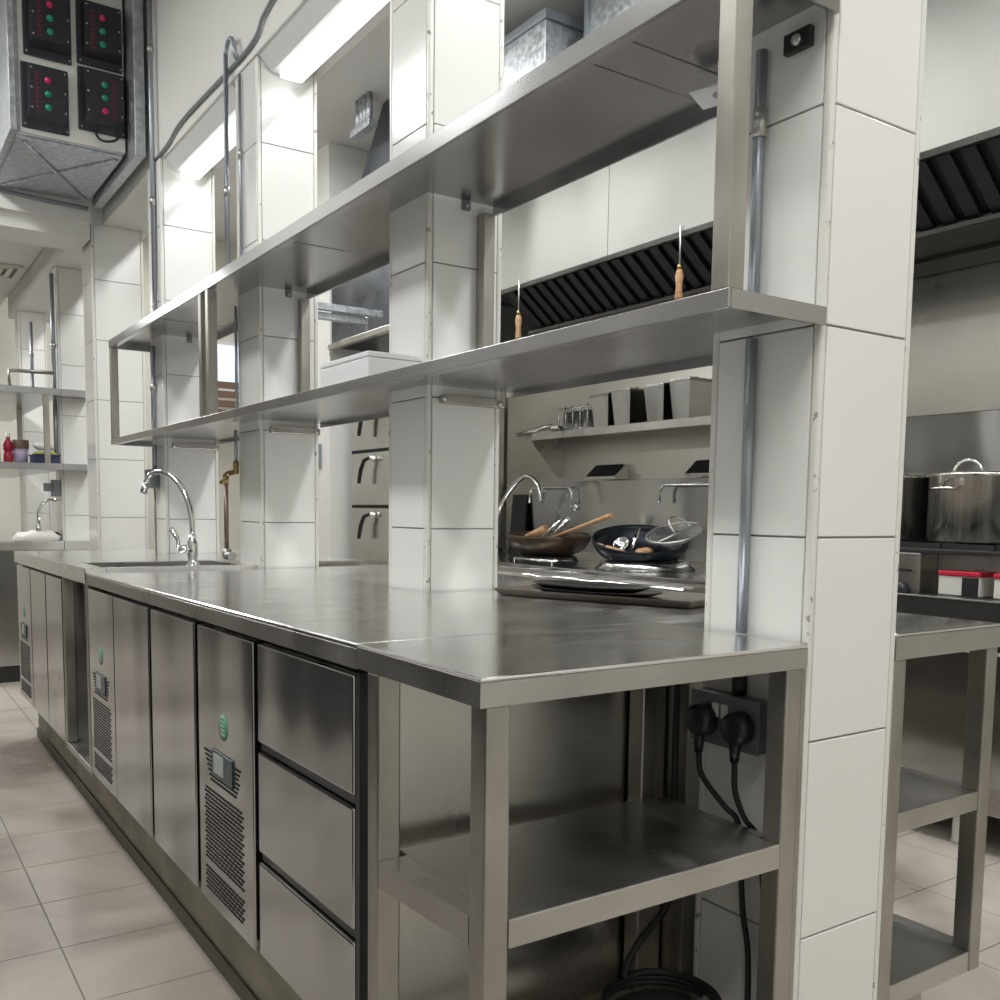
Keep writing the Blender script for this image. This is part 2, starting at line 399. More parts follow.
# swan neck tap
tp = thing('sink_tap', 'tall chrome swan-neck tap with lever on the sink table', 'tap', (.325, 2.205, .86))
zb = zs-DROP*1.9
obj('tap_body', B().lathe([(0, 0), (.022, 0), (.022, .006), (.016, .012), (.015, .03), (.017, .036), (.017, .075), (.012, .085), (.010, .10), (0, .10)], (.325, 2.205, zb), 20), 'chrome', tp)
d1 = Vector((-.62, .78, 0)).normalized(); R1 = .115
c1 = Vector((.325, 2.205, zb+.09))
pts = [c1, c1+Vector((0, 0, .05))]
cc = c1+Vector((0, 0, .05))+d1*.20
pts = [c1]+[c1+Vector((0, 0, .03))+d1*(.125*(1-math.cos(a)))+Vector((0, 0, .18*math.sin(a))) for a in [math.pi*k/16*.5*1.0 for k in range(0, 17)]]
last = pts[-1]
pts += [last+d1*(.05*math.sin(a))-Vector((0, 0, .05*(1-math.cos(a)))) for a in [math.pi/2*k/8 for k in range(1, 8)]]
obj('spout', B().tube(pts, .0085, 14), 'chrome', tp)
e = pts[-1]; e2 = e+(pts[-1]-pts[-2]).normalized()*.03
obj('aerator', B().tube([e, e2], .0115, 14), 'chrome', tp)
side = Vector((-.85, .1, 0))
h0 = Vector((.325, 2.205, zb+.055)); h1 = h0+side*.05
obj('valve', B().tube([h0, h1], .013, 14), 'chrome', tp)
obj('lever', B().tube([h1, h1+Vector((-.002, 0, .03)), h1+Vector((-.02, .01, .065))], .006, 10, rr=[.007, .006, .010]), 'chrome', tp)

# ------------------------------------------------------------------ over-counter shelf
sh = thing('overshelf', 'two-tier stainless overshelf hung along the whole column row', 'shelf', (.5, 1.8, 1.31))
def shelf_plate(z0, z1, xb, y1=3.56):
    b = B(); xa = .509
    b.box(.37, .376, 0, y1, z0, z1, bev=.001).box(.376, .5665, 0, .006, z0, z1).box(.376, xb, y1-.006, y1, z0, z1)
    b.box(.376, xa, .006, y1-.006, z1-.006, z1)
    b.box(.376, .392, .006, y1-.006, z0, z0+.004)
    prev = .006
    for (x0, x1, c0, c1) in COLS[:4]:
        if c0-.002 > prev+.01:
            b.box(xa, xb-.006, prev, c0-.002, z1-.006, z1); b.box(xb-.006, xb, prev, c0-.002, z0+.006, z1)
        b.box(xa, x0-.002, max(c0-.002, .006), c1+.002, z1-.006, z1)
        prev = c1+.002
    b.box(xa, xb-.006, prev, y1-.006, z1-.006, z1); b.box(xb-.006, xb, prev, y1-.006, z0+.006, z1)
    return b
up = obj('upper_shelf', shelf_plate(1.727, 1.760, .70), 'steel_under', sh)
lo = obj('lower_shelf', shelf_plate(1.313, 1.338, .745), 'steel_under', sh)
for (y0, w_) in ((.002, .030), (2.165, .026), (2.24, .026), (3.528, .03)):
    obj('post', box(.371, .371+.030, y0, y0+w_, 1.338, 1.727, bev=.002), 'steel_leg', sh)
for (x, y) in ((.650, 1.010), (.662, 2.120)):
    obj('post', box(x, x+.03, y, y+.03, 1.338, 1.727, bev=.002), 'steel_leg', sh)
for k, y in enumerate((.265, .355, 1.6, 2.9)):
    obj('weld_seam', box(.40, .69, y, y+.003, 1.7525, 1.7545), 'steel_under', up)
for (x0, x1, c0, c1) in COLS[1:4]:
    p = obj('bracket', box(x0+.03, x1-.005, c0-.026, c0-.001, 1.292, 1.312, bev=.002), 'steel_leg', lo)
    for x in (x0+.03, x1-.018): obj('bolt', B().lathe([(0, 0), (.006, 0), (.006, .004), (0, .006)], (x, c0-.026, 1.302), 10, (0, -1, 0)), 'screw_zinc', p)
    p = obj('clip', box((x0+x1)/2-.014, (x0+x1)/2+.006, c0-.010, c0-.001, 1.732, 1.753, bev=.001), 'socket_grey', up)
    obj('bolt', B().lathe([(0, 0), (.005, 0), (.005, .003), (0, .005)], ((x0+x1)/2-.004, c0-.010, 1.741), 10, (0, -1, 0)), 'screw_zinc', p)
p = obj('bracket', box(.556, .567, .040, .085, 1.700, 1.727, bev=.001), 'dark_metal', up)
obj('bolt', B().lathe([(0, 0), (.008, 0), (.008, .005), (0, .008)], (.556, .06, 1.712), 12, (-1, 0, 0)), 'screw_zinc', p)
# paper label under the upper shelf
pl = B().hexa([(.575, .290, 1.7505), (.640, .322, 1.7505), (.665, .235, 1.7505), (.60, .205, 1.7505), (.575, .290, 1.7515), (.640, .322, 1.7515), (.665, .235, 1.7515), (.60, .205, 1.7515)])
pl.warp(lambda p: Vector((p.x, p.y, p.z-.027)))
lb = obj('paper_tag', pl, 'paper_white', label='white paper tag stuck under the upper shelf', cat='tag')
obj('print', B().lathe([(0, 0), (.016, 0), (.016, .0008), (0, .0008)], (.622, .262, 1.7227), 16), 'paper_print', lb)

# white foam box on the lower shelf
fb_ = thing('foam_box', 'white foam box lying on the lower shelf before the second column', 'box', (.45, 1.2, 1.338))
b = B().box(.385, .516, 1.066, 1.325, 1.3385, 1.385, bev=.003)
obj('box_body', b, 'foam_white', fb_); obj('lid', box(.384, .517, 1.065, 1.326, 1.3855, 1.398, bev=.003), 'foam_white', fb_)

# ------------------------------------------------------------------ conduits on the columns
def conduit(name, pts, r, label, mat='conduit_zinc', couplers=(), cat='pipe'):
    o = thing(name, label, cat, pts[0])
    obj('pipe', B().tube(pts, r, 14), mat, o)
    for q, d in couplers:
        q = Vector(q); d = Vector(d).normalized()
        obj('coupler', B().tube([q-d*.016, q+d*.016], r*1.3, 14), 'screw_zinc', o)
    return o
cA = thing('conduit', 'galvanised conduit down the near column, through both shelves to the socket', 'pipe', (.566, .125, .80))
for (a, c_) in ((1.342, 1.722), (.868, 1.311), (.79, .829)):
    obj('pipe', B().tube([(.5575, .125, a), (.5575, .125, c_)], .0085 if a > .85 else .0075, 16), 'conduit_zinc', cA)
obj('coupler', B().tube([(.5575, .125, 1.60), (.5575, .125, 1.64)], .0105, 16), 'screw_zinc', cA)
obj('gland', B().tube([(.5575, .125, .772), (.5575, .125, .80)], .0115, 16), 'dark_metal', cA)
# ------------------------------------------------------------------ socket outlet with two plugs
so = thing('double_socket', 'grey metal double socket on the near column under the end table', 'socket', (.56, .135, .69))
obj('back_box', box(.540, .5675, .067, .205, .69, .77, bev=.003), 'socket_grey', so)
fp = obj('face_plate', box(.537, .540, .066, .206, .689, .771, bev=.001), 'socket_grey', so)
for y in (.128, .146): obj('rocker', box(.5335, .5372, y, y+.012, .734, .756, bev=.001), 'paper_white', fp)
for y, nm in ((.172, 'black plug in the socket half farther from the open end'), (.098, 'black plug in the socket half nearer the open end')):
    pg = thing('plug', nm, 'plug', (.53, y, .70), 'plugs in the double socket')
    obj('plug_body', B().lathe([(0, 0), (.025, 0), (.026, .006), (.024, .022), (.018, .027), (0, .027)], (.5365, y, .727), 24, (-1, 0, 0)), 'black_plastic', pg)
    obj('cord_grip', B().tube([(.522, y, .71), (.522, y, .676)], .008, 12, rr=[.010, .007]), 'black_plastic', pg)
def spline(pts, n=8):
    P = [Vector(p) for p in pts]; P = [2*P[0]-P[1]]+P+[2*P[-1]-P[-2]]; out = []
    for i in range(1, len(P)-2):
        for k in range(n):
            t_ = k/n; a, b_, c_, d_ = P[i-1:i+3]
            out.append(.5*((2*b_)+(-a+c_)*t_+(2*a-5*b_+4*c_-d_)*t_*t_+(-a+3*b_-3*c_+d_)*t_**3))
    return out+[P[-2]]
def cable(name, pts, r, label, mat='black_rubber'):
    return obj(name, B().tube(spline(pts), r, 10), mat, label=label, cat='cable')
cable('power_cable', [(.522, .172, .675), (.522, .163, .64), (.534, .128, .60), (.545, .108, .578), (.548, .103, .53), (.546, .092, .44), (.548, .080, .37), (.548, .078, .25), (.546, .085, .10), (.545, .09, .01)], .0045, 'black power cable from the plug farther from the open end')
cable('power_cable', [(.522, .098, .675), (.524, .096, .63), (.54, .090, .588), (.556, .082, .565), (.561, .075, .53), (.561, .063, .45), (.560, .058, .38), (.560, .060, .25), (.558, .065, .10), (.557, .07, .01)], .0045, 'black power cable from the plug nearer the open end')
coil = [(.43+.09*math.cos(a), .145+.085*math.sin(a), .290+.008*a/6.28) for a in [k*math.pi/10 for k in range(0, 46)]]
cable('coiled_cable', coil+[(.46, .235, .35), (.53, .24, .40), (.548, .245, .46), (.549, .25, .60), (.549, .25, .80)], .006, 'coiled black cable on the low shelf under the end table')
# steel channel behind the end table
ch = thing('steel_channel', 'upright steel channel strips between the end table and the near column', 'channel', (.57, .27, .235))
for (x0, x1, y0, y1) in ((.540, .562, .288, .3135), (.566, .60, .24, .3135)):
    obj('strip', box(x0, x1, y0, y1, .236, T0-.037, bev=.002), 'steel_leg', ch)

# ------------------------------------------------------------------ counter on the other side of the near column
rt = thing('work_table', 'narrow stainless end table with two shelves on the aisle side of the tiled column', 'table', (.94, .16, .235))
obj('table_top', box(.784, 1.092, .009, .3155, T0-.0055, T0, bev=.0025), 'steel_top', rt)
obj('edge_band', box(.7842, 1.0918, .0092, .3153, T0-.042, T0-.0055), 'steel', rt)
for (x, y) in ((.784, .0115), (1.055, .0115), (.784, .275), (1.055, .275)):
    obj('leg', box(x, x+.034, y, y+.034, .238, T0-.042, bev=.003), 'steel_leg', rt)
obj('middle_shelf', B().box(.819, 1.054, .013, .31, .535, .569, bev=.002).box(1.054, 1.088, .047, .274, .535, .569), 'steel', rt)
obj('bottom_shelf', B().box(.819, 1.054, .013, .31, .2385, .276, bev=.002).box(1.054, 1.088, .047, .274, .2385, .276), 'steel', rt)
rc = thing('aisle_cabinet', 'stainless cabinet run under the worktop on the cooking side', 'cabinet', (.85, 1.2, .235))
for (y0, y1) in ((.33, 1.0), (1.25, 2.12)):
    obj('body', box(.56, 1.05, y0, y1, .238, .800), 'steel', rc)
    obj('door', box(1.05, 1.068, y0+.01, y1-.01, .25, .80, bev=.003), 'steel_door', rc)

# ------------------------------------------------------------------ tray and plates on the worktop
tr = thing('serving_tray', 'brown rectangular tray on the worktop between two columns', 'tray', (.74, .65, .865))
ang = math.atan2(.449-.917, .774-.63); 
A_ = Vector((.62, .905, 0)); ex = Vector((math.cos(ang), math.sin(ang), 0)); ey = Vector((-ex.y, ex.x, 0))
def TP(u, v, z): q = A_+ex*u+ey*v; return (q.x, q.y, z-DROP*max(0, q.y-.316))
Lt, Wt = .49, .21
zt = T0+.001
b = B().hexa([TP(.02, .02, zt), TP(Lt-.02, .02, zt), TP(Lt-.02, Wt-.02, zt), TP(.02, Wt-.02, zt), TP(.012, .012, zt+.004), TP(Lt-.012, .012, zt+.004), TP(Lt-.012, Wt-.012, zt+.004), TP(.012, Wt-.012, zt+.004)])
obj('tray_base', b, 'tray_brown', tr)
b = B()
q0 = [(.012, .012), (Lt-.012, .012), (Lt-.012, Wt-.012), (.012, Wt-.012)]; q1 = [(0, 0), (Lt, 0), (Lt, Wt), (0, Wt)]
for k in range(4):
    k2 = (k+1) % 4
    i0, i1, o0, o1 = q0[k], q0[k2], q1[k], q1[k2]
    b.hexa([TP(*i0, zt), TP(*i1, zt), TP(*o1, zt+.012), TP(*o0, zt+.012), TP(i0[0]+.003*(1 if i0[0] < .2 else -1), i0[1]+.003*(1 if i0[1] < .1 else -1), zt+.004), TP(i1[0]+.003*(1 if i1[0] < .2 else -1), i1[1]+.003*(1 if i1[1] < .1 else -1), zt+.004), TP(*o1, zt+.015), TP(*o0, zt+.015)])
obj('tray_rim', b, 'tray_brown', tr)
pc = Vector(TP(.20, .105, zt+.0045))
for k, (mx, lab) in enumerate((('plate_dark', 'lower dark oval sizzle plate on the brown tray'), ('plate_dark', 'upper dark oval sizzle plate stacked on the brown tray'))):
    b = B().lathe([(0, 0), (.075, 0), (.10, .012), (.101, .015), (.092, .014), (.066, .008), (0, .008)], (0, 0, 0), 40)
    sc = 1.0-.10*k
    def wp(p, k=k, sc=sc):
        q = ex*(p.x*1.62*sc-.014*k)+ey*(p.y*.86*sc); return pc+Vector((q.x, q.y, p.z+.0090*k))
    obj('sizzle_plate', b.warp(wp), mx, label=lab, cat='plate')

# ------------------------------------------------------------------ pipes and conduits farther along the row
conduit('conduit', [(.521, 2.345, 1.342), (.521, 2.345, 1.722)], .005, 'thin conduit between the shelves at the third column')
vp = thing('gas_pipe', 'copper pipe with brass valve beside the third column', 'pipe', (.50, 2.30, .86))
obj('pipe', B().tube([(.516, 2.345, 1.31), (.516, 2.345, 1.205)], .006, 12), 'conduit_zinc', vp)
obj('valve_body', B().tube([(.516, 2.345, 1.205), (.516, 2.345, 1.17), (.508, 2.40, 1.165), (.508, 2.43, 1.16), (.508, 2.43, 1.13)], .010, 12), 'brass', vp)
obj('valve_handle', B().tube([(.50, 2.38, 1.155), (.475, 2.39, 1.13)], .007, 10), 'brass', vp)
obj('drop_pipe', B().tube([(.508, 2.43, 1.13), (.508, 2.43, .905)], .008, 12), 'copper_pipe', vp)
obj('elbow', B().tube([(.508, 2.43, .905), (.508, 2.43, .88), (.508, 2.40, .880), (.508, 2.37, .880)], .016, 12), 'screw_zinc', vp)
conduit('conduit', [(.50, 3.345, 1.342), (.50, 3.345, 1.722)], .010, 'grey conduit between the shelves at the fourth column', couplers=[((.50, 3.345, 1.55), (0, 0, 1))])
c4 = thing('switch_box', 'grey metal switch box with conduit on the fourth column under the shelf', 'switch box', (.50, 3.38, 1.1))
obj('box_body', box(.470, .512, 3.32, 3.40, 1.125, 1.205, bev=.003), 'socket_grey', c4)
obj('pipe', B().tube([(.50, 3.345, 1.205), (.50, 3.345, 1.31)], .010, 12), 'conduit_zinc', c4)
obj('drop_pipe', B().tube([(.506, 3.375, .853), (.506, 3.375, 1.125)], .004, 12), 'copper_pipe', c4)
conduit('conduit', [(.502, 3.30, 1.765), (.502, 3.30, CEIL-.01)], .010, 'tall galvanised conduit rising from the shelf beside the fourth column', couplers=[((.502, 3.30, 2.3), (0, 0, 1)), ((.502, 3.30, 2.9), (0, 0, 1))])
conduit('hooked_pipe', [(.507, 2.38, 1.765), (.507, 2.375, 2.53)]+arc((.507, 2.335, 2.53), .04, 0, math.pi, (0, 1, 0), (0, 0, 1), 10)+[(.510, 2.275, 2.49)], .008, 'grey pipe bent over in a hook beside the third column', couplers=[((.507, 2.379, 2.1), (0, 0, 1))])
conduit('conduit', [(.524, 2.29, 1.765), (.524, 2.29, 2.45)], .005, 'thin conduit on the side of the third column above the shelf', couplers=[((.524, 2.29, 2.2), (0, 0, 1))])
cable('beam_cable', [(.518, .35, 2.50), (.518, 1.2, 2.49), (.518, 1.7, 2.52), (.518, 1.9, 2.555), (.518, 2.05, 2.535), (.518, 2.2, 2.49), (.518, 2.9, 2.505), (.518, 3.12, 2.48), (.518, 3.36, 2.47)], .006, 'grey cable clipped along the lower edge of the beam', 'grey_plastic')

# fluorescent battens under the beam
def batten(y0, y1, label):
    o = thing('batten_light', label, 'lamp', (.63, (y0+y1)/2, HB), 'fluorescent battens under the beam')
    z1 = HB-.001; z0 = HB-.055
    obj('housing', B().hexa([(.575, y0, z0+.012), (.685, y0, z0+.012), (.685, y1, z0+.012), (.575, y1, z0+.012), (.535, y0, z1), (.725, y0, z1), (.725, y1, z1), (.535, y1, z1)]), 'lamp_housing', o)
    obj('diffuser', box(.592, .668, y0+.02, y1-.02, z0-.012, z0+.0115, bev=.01), 'tube_glow', o)
    l = area('batten_light_glow', (.63, (y0+y1)/2, z0-.02), .07, y1-y0-.06, .9, (.92, .965, 1))
batten(1.24, 2.14, 'lit white batten light under the beam between the second and third columns')
batten(2.40, 3.24, 'lit white batten light under the beam between the third and fourth columns')
batten(.26, 1.02, 'lit white batten light under the beam between the first and second columns')

# ceiling lamps; the last is an added fill light
LLAB = ['white hanging batten light over the aisle before the open end table', 'white hanging batten light over the aisle before the drawer fridge', 'white hanging batten light over the aisle before the sink table', 'white ceiling batten light over the gap before the stock stove', 'white ceiling batten light over the aisle beside the stock pots', 'white ceiling batten light over the aisle beside the woks', 'white ceiling batten light beyond the steam oven', 'white batten light in the lowered far bay', 'added unseen fill light for the pier beside the steam oven']
for k, (x, y, z) in enumerate(LAMPS):
    o = thing('ceiling_light', LLAB[k], 'lamp', (x, y, z), 'ceiling batten lights over the left aisle' if x < 0 else 'ceiling batten lights over the cooking aisle')
    obj('housing', box(x-.16, x+.16, y-.6, y+.6, z-.05, z, bev=.005), 'lamp_housing', o)
    obj('diffuser', box(x-.15, x+.15, y-.58, y+.58, z-.058, z-.05), 'panel_glow', o)
    ct = CEIL if not (x < 0 and y > 4.6) else 2.62
    if ct-z > .02:
        for dy in (-.5, .5): obj('hanger', B().tube([(x, y+dy, z), (x, y+dy, ct)], .006, 8), 'screw_zinc', o)

# ------------------------------------------------------------------ plenum duct with control boxes
pn = thing('duct_plenum', 'galvanised duct plenum carrying four black control boxes', 'duct', (.24, 3.9, 2.53))
PY = 3.53
obj('shell', box(.03, .445, PY, 4.28, 2.54, 3.30, bev=.004), 'galvanised', pn)
obj('flange', box(.447, .4475, PY-.014, 4.28, 2.54, 3.30), 'galvanised', pn)
obj('flange', box(.005, .03, PY-.03, 4.28, 2.54, 3.30, bev=.002), 'galvanised', pn)
b = B().box(.035, .44, PY+.02, 4.26, 2.529, 2.5395)
obj('bottom_pan', b, 'galvanised', pn)
b = B().tube([(.06, 3.57, 2.526), (.42, 4.22, 2.526)], .008, 6).tube([(.42, 3.57, 2.526), (.06, 4.22, 2.526)], .008, 6)
obj('cross_break', b, 'galvanised', pn)
obj('front_board', box(.045, .446, PY-.012, PY-.001, 2.545, 3.28), 'plaster', pn)
sd = thing('duct_strap', 'galvanised angle duct running along the beam beside the plenum', 'duct', (.475, 3.9, 2.5))
obj('shell', box(.455, .497, 3.38, 4.24, 2.50, 3.3, bev=.003), 'galvanised', sd)
def ctrl(x0, x1, z0, z1, order, lab, side=-1):
    o = thing('control_box', lab, 'control box', ((x0+x1)/2, PY-.05, z0), 'black control boxes on the plenum')
    y = PY-.0125
    bk = obj('back_plate', box(x0, x1, y-.012, y, z0, z1, bev=.004), 'control_black', o)
    b = B().hexa([(x0+.02, y-.0125, z0+.03), (x1-.008, y-.0125, z0+.03), (x1-.008, y-.0125, z1-.012), (x0+.02, y-.0125, z1-.012), (x0+.026, y-.05, z0+.055), (x1-.012, y-.05, z0+.055), (x1-.012, y-.05, z1-.016), (x0+.026, y-.05, z1-.016)])
    cv = obj('cover', b, 'control_black', o)
    for sx in (x0+.033, x1-.019):
        for k in range(3):
            obj('screw', B().lathe([(0, 0), (.0042, 0), (.003, .003), (0, .003)], (sx, y-.05, z0+.07+(z1-z0-.10)*k/2), 10, (0, -1, 0)), 'screw_zinc', cv)
    for sx in (x0+.012, x1-.008): obj('screw', B().lathe([(0, 0), (.0045, 0), (.003, .003), (0, .003)], (sx, y-.012, z0+.013), 10, (0, -1, 0)), 'screw_zinc', bk)
    xm = (x0+x1)/2+.005
    for k, c_ in enumerate(order):
        zz = z1-.07-.052*k
        obj('indicator_lamp', B().lathe([(.013, 0), (.013, .004), (.010, .005), (.009, .011), (0, .014)], (xm, y-.05, zz), 16, (0, -1, 0)), 'lead_red' if c_ == 'r' else 'lead_green', cv, label='red indicator lamp' if c_ == 'r' else 'green indicator lamp')
    b = B(); xx = xm+side*.038
    for k in range(9):
        zz = z1-.05-.018*k
        b.box(xx-.011, xx+.011, y-.0508, y-.0495, zz, zz+.002).box(xx-.002, xx+.001, y-.0508, y-.0495, zz-.009, zz+.005).box(xx-.010, xx-.004+.004*(k % 2), y-.0508, y-.0495, zz-.008, zz-.006)
    obj('red_lettering', b, 'print_red', cv)
    return o
ctrl(.062, .242, 2.845, 3.11, 'rgg', 'upper black control box with its red lamp on top, beside the left flange')
ctrl(.262, .440, 2.862, 3.115, 'rgg', 'upper black control box beside the ribbed right flange')
ctrl(.050, .226, 2.562, 2.815, 'rgg', 'lower black control box with its red lamp on top, beside the left flange')
cb = ctrl(.262, .446, 2.60, 2.852, 'ggr', 'lower black control box with its red lamp at the bottom, cable looped below', 1)
cable('loop_cable', [(.33, PY-.04, 2.62), (.325, PY-.045, 2.585), (.35, PY-.05, 2.562), (.40, PY-.05, 2.575), (.425, PY-.045, 2.62), (.428, PY-.04, 2.66)], .005, 'black cable looped under the lower control box')
conduit('wall_pipe', [(.05, 4.275, 2.515), (.25, 4.275, 2.505), (.44, 4.275, 2.50)], .009, 'grey pipe along the cross beam under the plenum', 'grey_plastic')

# ------------------------------------------------------------------ unseen dark counter added across the left aisle for the steel to reflect
oc = thing('reflection_counter', 'added unseen dark-fronted counter that the fridge doors reflect', 'counter', (-1.42, 1.4, 0))
obj('counter_top', box(-1.595, -1.15, -1.6, 4.2, .86, .90, bev=.003), 'steel_top', oc)
obj('body', box(-1.59, -1.19, -1.58, 4.18, .08, .859), 'dark_metal', oc)
for k in range(9): obj('door', box(-1.19, -1.172, -1.56+.64*k, -.95+.64*k, .12, .84, bev=.003), 'slate_panel', oc)
obj('kick', box(-1.55, -1.22, -1.56, 4.16, 0, .08), 'black_gap', oc)
# ------------------------------------------------------------------ far run of the left aisle
ft = thing('counter', 'stainless counter at the far end, behind the sink island', 'counter', (.25, 6.2, 0))
obj('counter_top', box(-.02, .462, 5.3, 7.6, .782, .834, bev=.003), 'steel_top', ft)
obj('counter_body', box(.0, .46, 5.34, 7.58, .1, .78), 'steel_door', ft)
obj('kick', box(.04, .44, 5.36, 7.56, 0, .1), 'dark_metal', ft)
b = B().box(.463, .70, 5.3, 5.41, .782, .834)
obj('return_top', b, 'steel_top', ft)
fs = thing('overshelf', 'two-tier stainless overshelf above the far counter', 'shelf', (.4, 6.2, 1.25))
for z0, z1 in ((1.69, 1.73), (1.255, 1.293)):
    obj('shelf_plate', B().box(.13, .466, 5.3, 7.5, z0, z1, bev=.002).box(.466, .63, 5.3, 5.412, z0, z1), 'steel_under', fs)
for (x, y) in ((.37, 5.302), (.14, 5.6), (.14, 7.4), (.37, 6.4)):
    obj('post', box(x, x+.03, y, y+.03, 1.293, 1.69), 'steel_leg', fs)
b = B().tube([(.20, 5.35, 1.732), (.20, 5.35, 1.82), (.44, 5.35, 1.825)], .011, 8)
obj('pipe_rail', b, 'steel_leg', fs)
conduit('conduit', [(.455, 5.45, 1.30), (.455, 5.45, 1.685)], .012, 'grey conduit between the far shelf tiers')
conduit('conduit', [(.455, 5.45, 1.735), (.455, 5.45, 2.42)], .012, 'grey conduit above the far overshelf', couplers=[((.455, 5.45, 2.0), (0, 0, 1))])
conduit('conduit', [(.40, 5.9, 1.735), (.40, 5.9, 2.2)], .010, 'thin pipe standing on the far overshelf', couplers=[((.40, 5.9, 2.0), (0, 0, 1))])
sw = thing('switch_box', 'grey twin switch box on the far column under the shelf', 'switch box', (.43, 5.45, 1.1))
obj('box_body', box(.43, .474, 5.44, 5.53, 1.10, 1.20, bev=.003), 'socket_grey', sw); obj('side_box', box(.39, .429, 5.45, 5.53, 1.13, 1.18, bev=.003), 'grey_plastic', sw)
fpt = thing('sink_tap', 'thin chrome swan-neck tap on the far counter', 'tap', (.36, 5.62, .834))
obj('tap_body', B().lathe([(0, 0), (.02, 0), (.014, .02), (.016, .07), (.01, .09), (0, .09)], (.37, 5.62, .8345), 16), 'chrome', fpt)
obj('spout', B().tube([(.37, 5.62, .92), (.37, 5.62, .98)]+arc((.45, 5.62, .98), .08, math.pi, .35*math.pi, (1, 0, 0), (0, 0, 1.25), 10), .009, 12), 'chrome', fpt)
b = B().lathe([(0, 0), (.115, 0), (.125, .02), (.10, .045), (.05, .055), (0, .05)], (0, 0, 0), 24)
rnd = random.Random(3)
obj('cloth', b.warp(lambda p: Vector((.33+p.x*1.05, 5.42+p.y*.75, .835+p.z*(1+.35*math.sin(p.x*60)*math.cos(p.y*45))))), 'cloth_white', label='crumpled white cloth on the far counter', cat='cloth')
gb = thing('scrubber', 'green scrubbing brush with black handle on the far counter', 'brush', (.44, 5.56, .835))
obj('pad', box(.375, .462, 5.545, 5.6, .836, .885, bev=.01), 'green_plastic', gb); obj('handle', B().tube([(.455, 5.54, .875), (.485, 5.50, .842)], .011, 10), 'black_plastic', gb)
rb = thing('bottle', 'dark red bottle on the far lower shelf', 'bottle', (.2, 5.45, 1.293))
obj('bottle_body', B().lathe([(0, 0), (.026, 0), (.027, .01), (.027, .05), (.02, .06), (.026, .075), (.027, .11), (.012, .135), (.012, .15), (0, .15)], (.195, 5.45, 1.2935), 18), 'red_bottle', rb)
obj('cap', B().lathe([(.014, 0), (.014, .022), (0, .024)], (.195, 5.45, 1.4435), 14), 'paper_white', rb)
lt = thing('tub', 'lilac tub with a brown lid on the far lower shelf', 'tub', (.275, 5.45, 1.293))
obj('tub_body', B().lathe([(0, 0), (.036, 0), (.043, .085), (0, .085)], (.262, 5.46, 1.2935), 24), 'lilac_tub', lt); obj('lid', B().lathe([(.046, 0), (.046, .05), (0, .05)], (.262, 5.46, 1.379), 24), 'brown_slat', lt)
cr_ = thing('crate', 'dark blue plastic crate on the far lower shelf', 'crate', (.385, 5.43, 1.293))
b = B().box(.315, .46, 5.36, 5.366, 1.2935, 1.345).box(.315, .46, 5.496, 5.502, 1.2935, 1.345).box(.315, .321, 5.366, 5.496, 1.2935, 1.345).box(.454, .46, 5.366, 5.496, 1.2935, 1.345).box(.321, .454, 5.366, 5.496, 1.2935, 1.299)
obj('crate_body', b, 'blue_crate', cr_)
obj('rim', B().box(.311, .464, 5.352, 5.36, 1.338, 1.348).box(.311, .464, 5.502, 5.51, 1.338, 1.348), 'blue_crate', cr_)
for k, (x, y, z) in enumerate(((.345, 5.40, 1.335), (.39, 5.42, 1.34), (.428, 5.40, 1.335), (.36, 5.46, 1.338), (.42, 5.465, 1.34))):
    b = B(); bmesh.ops.create_icosphere(b.bm, subdivisions=3, radius=.031)
    for fce in b.bm.faces: fce.smooth = True
    b.warp(lambda p, x=x, y=y, z=z: Vector((p.x+x, p.y*.9+y, p.z*.95+z)))
    o = obj('lime', b, 'lime_fruit', label='yellow-green lime heaped in the dark blue crate', cat='fruit', group='limes in the blue crate')
pb = B().lathe([(0, .0), (.05, .004), (.062, .02), (.045, .04), (.02, .048), (0, .045)], (0, 0, 0), 20)
obj('plastic_bag', pb.warp(lambda p: Vector((.385+p.x, 5.44+p.y*.8, 1.375+p.z+.006*math.sin(p.x*90)))), 'paper_white', label='crumpled white bag on top of the limes', cat='bag')
va = thing('air_vent', 'square ceiling air diffuser in the far bay', 'vent', (.25, 6.45, 2.62))
b = B()
for k in range(3): 
    s_ = .20-.055*k
    for (a0, a1, c0, c1) in ((-s_, s_, -s_, -s_+.03), (-s_, s_, s_-.03, s_), (-s_, -s_+.03, -s_+.03, s_-.03), (s_-.03, s_, -s_+.03, s_-.03)): b.box(.22+a0, .22+a1, 6.45+c0, 6.45+c1, 2.60-.0*k, 2.618)
obj('louvres', b, 'plaster_cream', va); obj('throat', box(.04, .40, 6.27, 6.63, 2.612, 2.619), 'dark_metal', va)

# ------------------------------------------------------------------ cooking line: back wall cladding
WX = 3.05
cl = obj('wall_cladding', box(WX, XR-.001, -1.5, 4.43, .75, 2.06), 'steel_wall', kind='structure')
cl['label'] = 'stainless cladding behind the cooking line'
obj('splash_panel', box(WX-.012, WX-.001, 1.55, 4.40, .80, 1.232, bev=.002), 'steel_hood', label='stainless splash panel behind the wok range', cat='panel')
obj('end_panel', box(2.78, WX-.014, 4.435, 4.45, .80, 2.05), 'steel_wall', label='stainless side panel closing the wok bay', cat='panel')
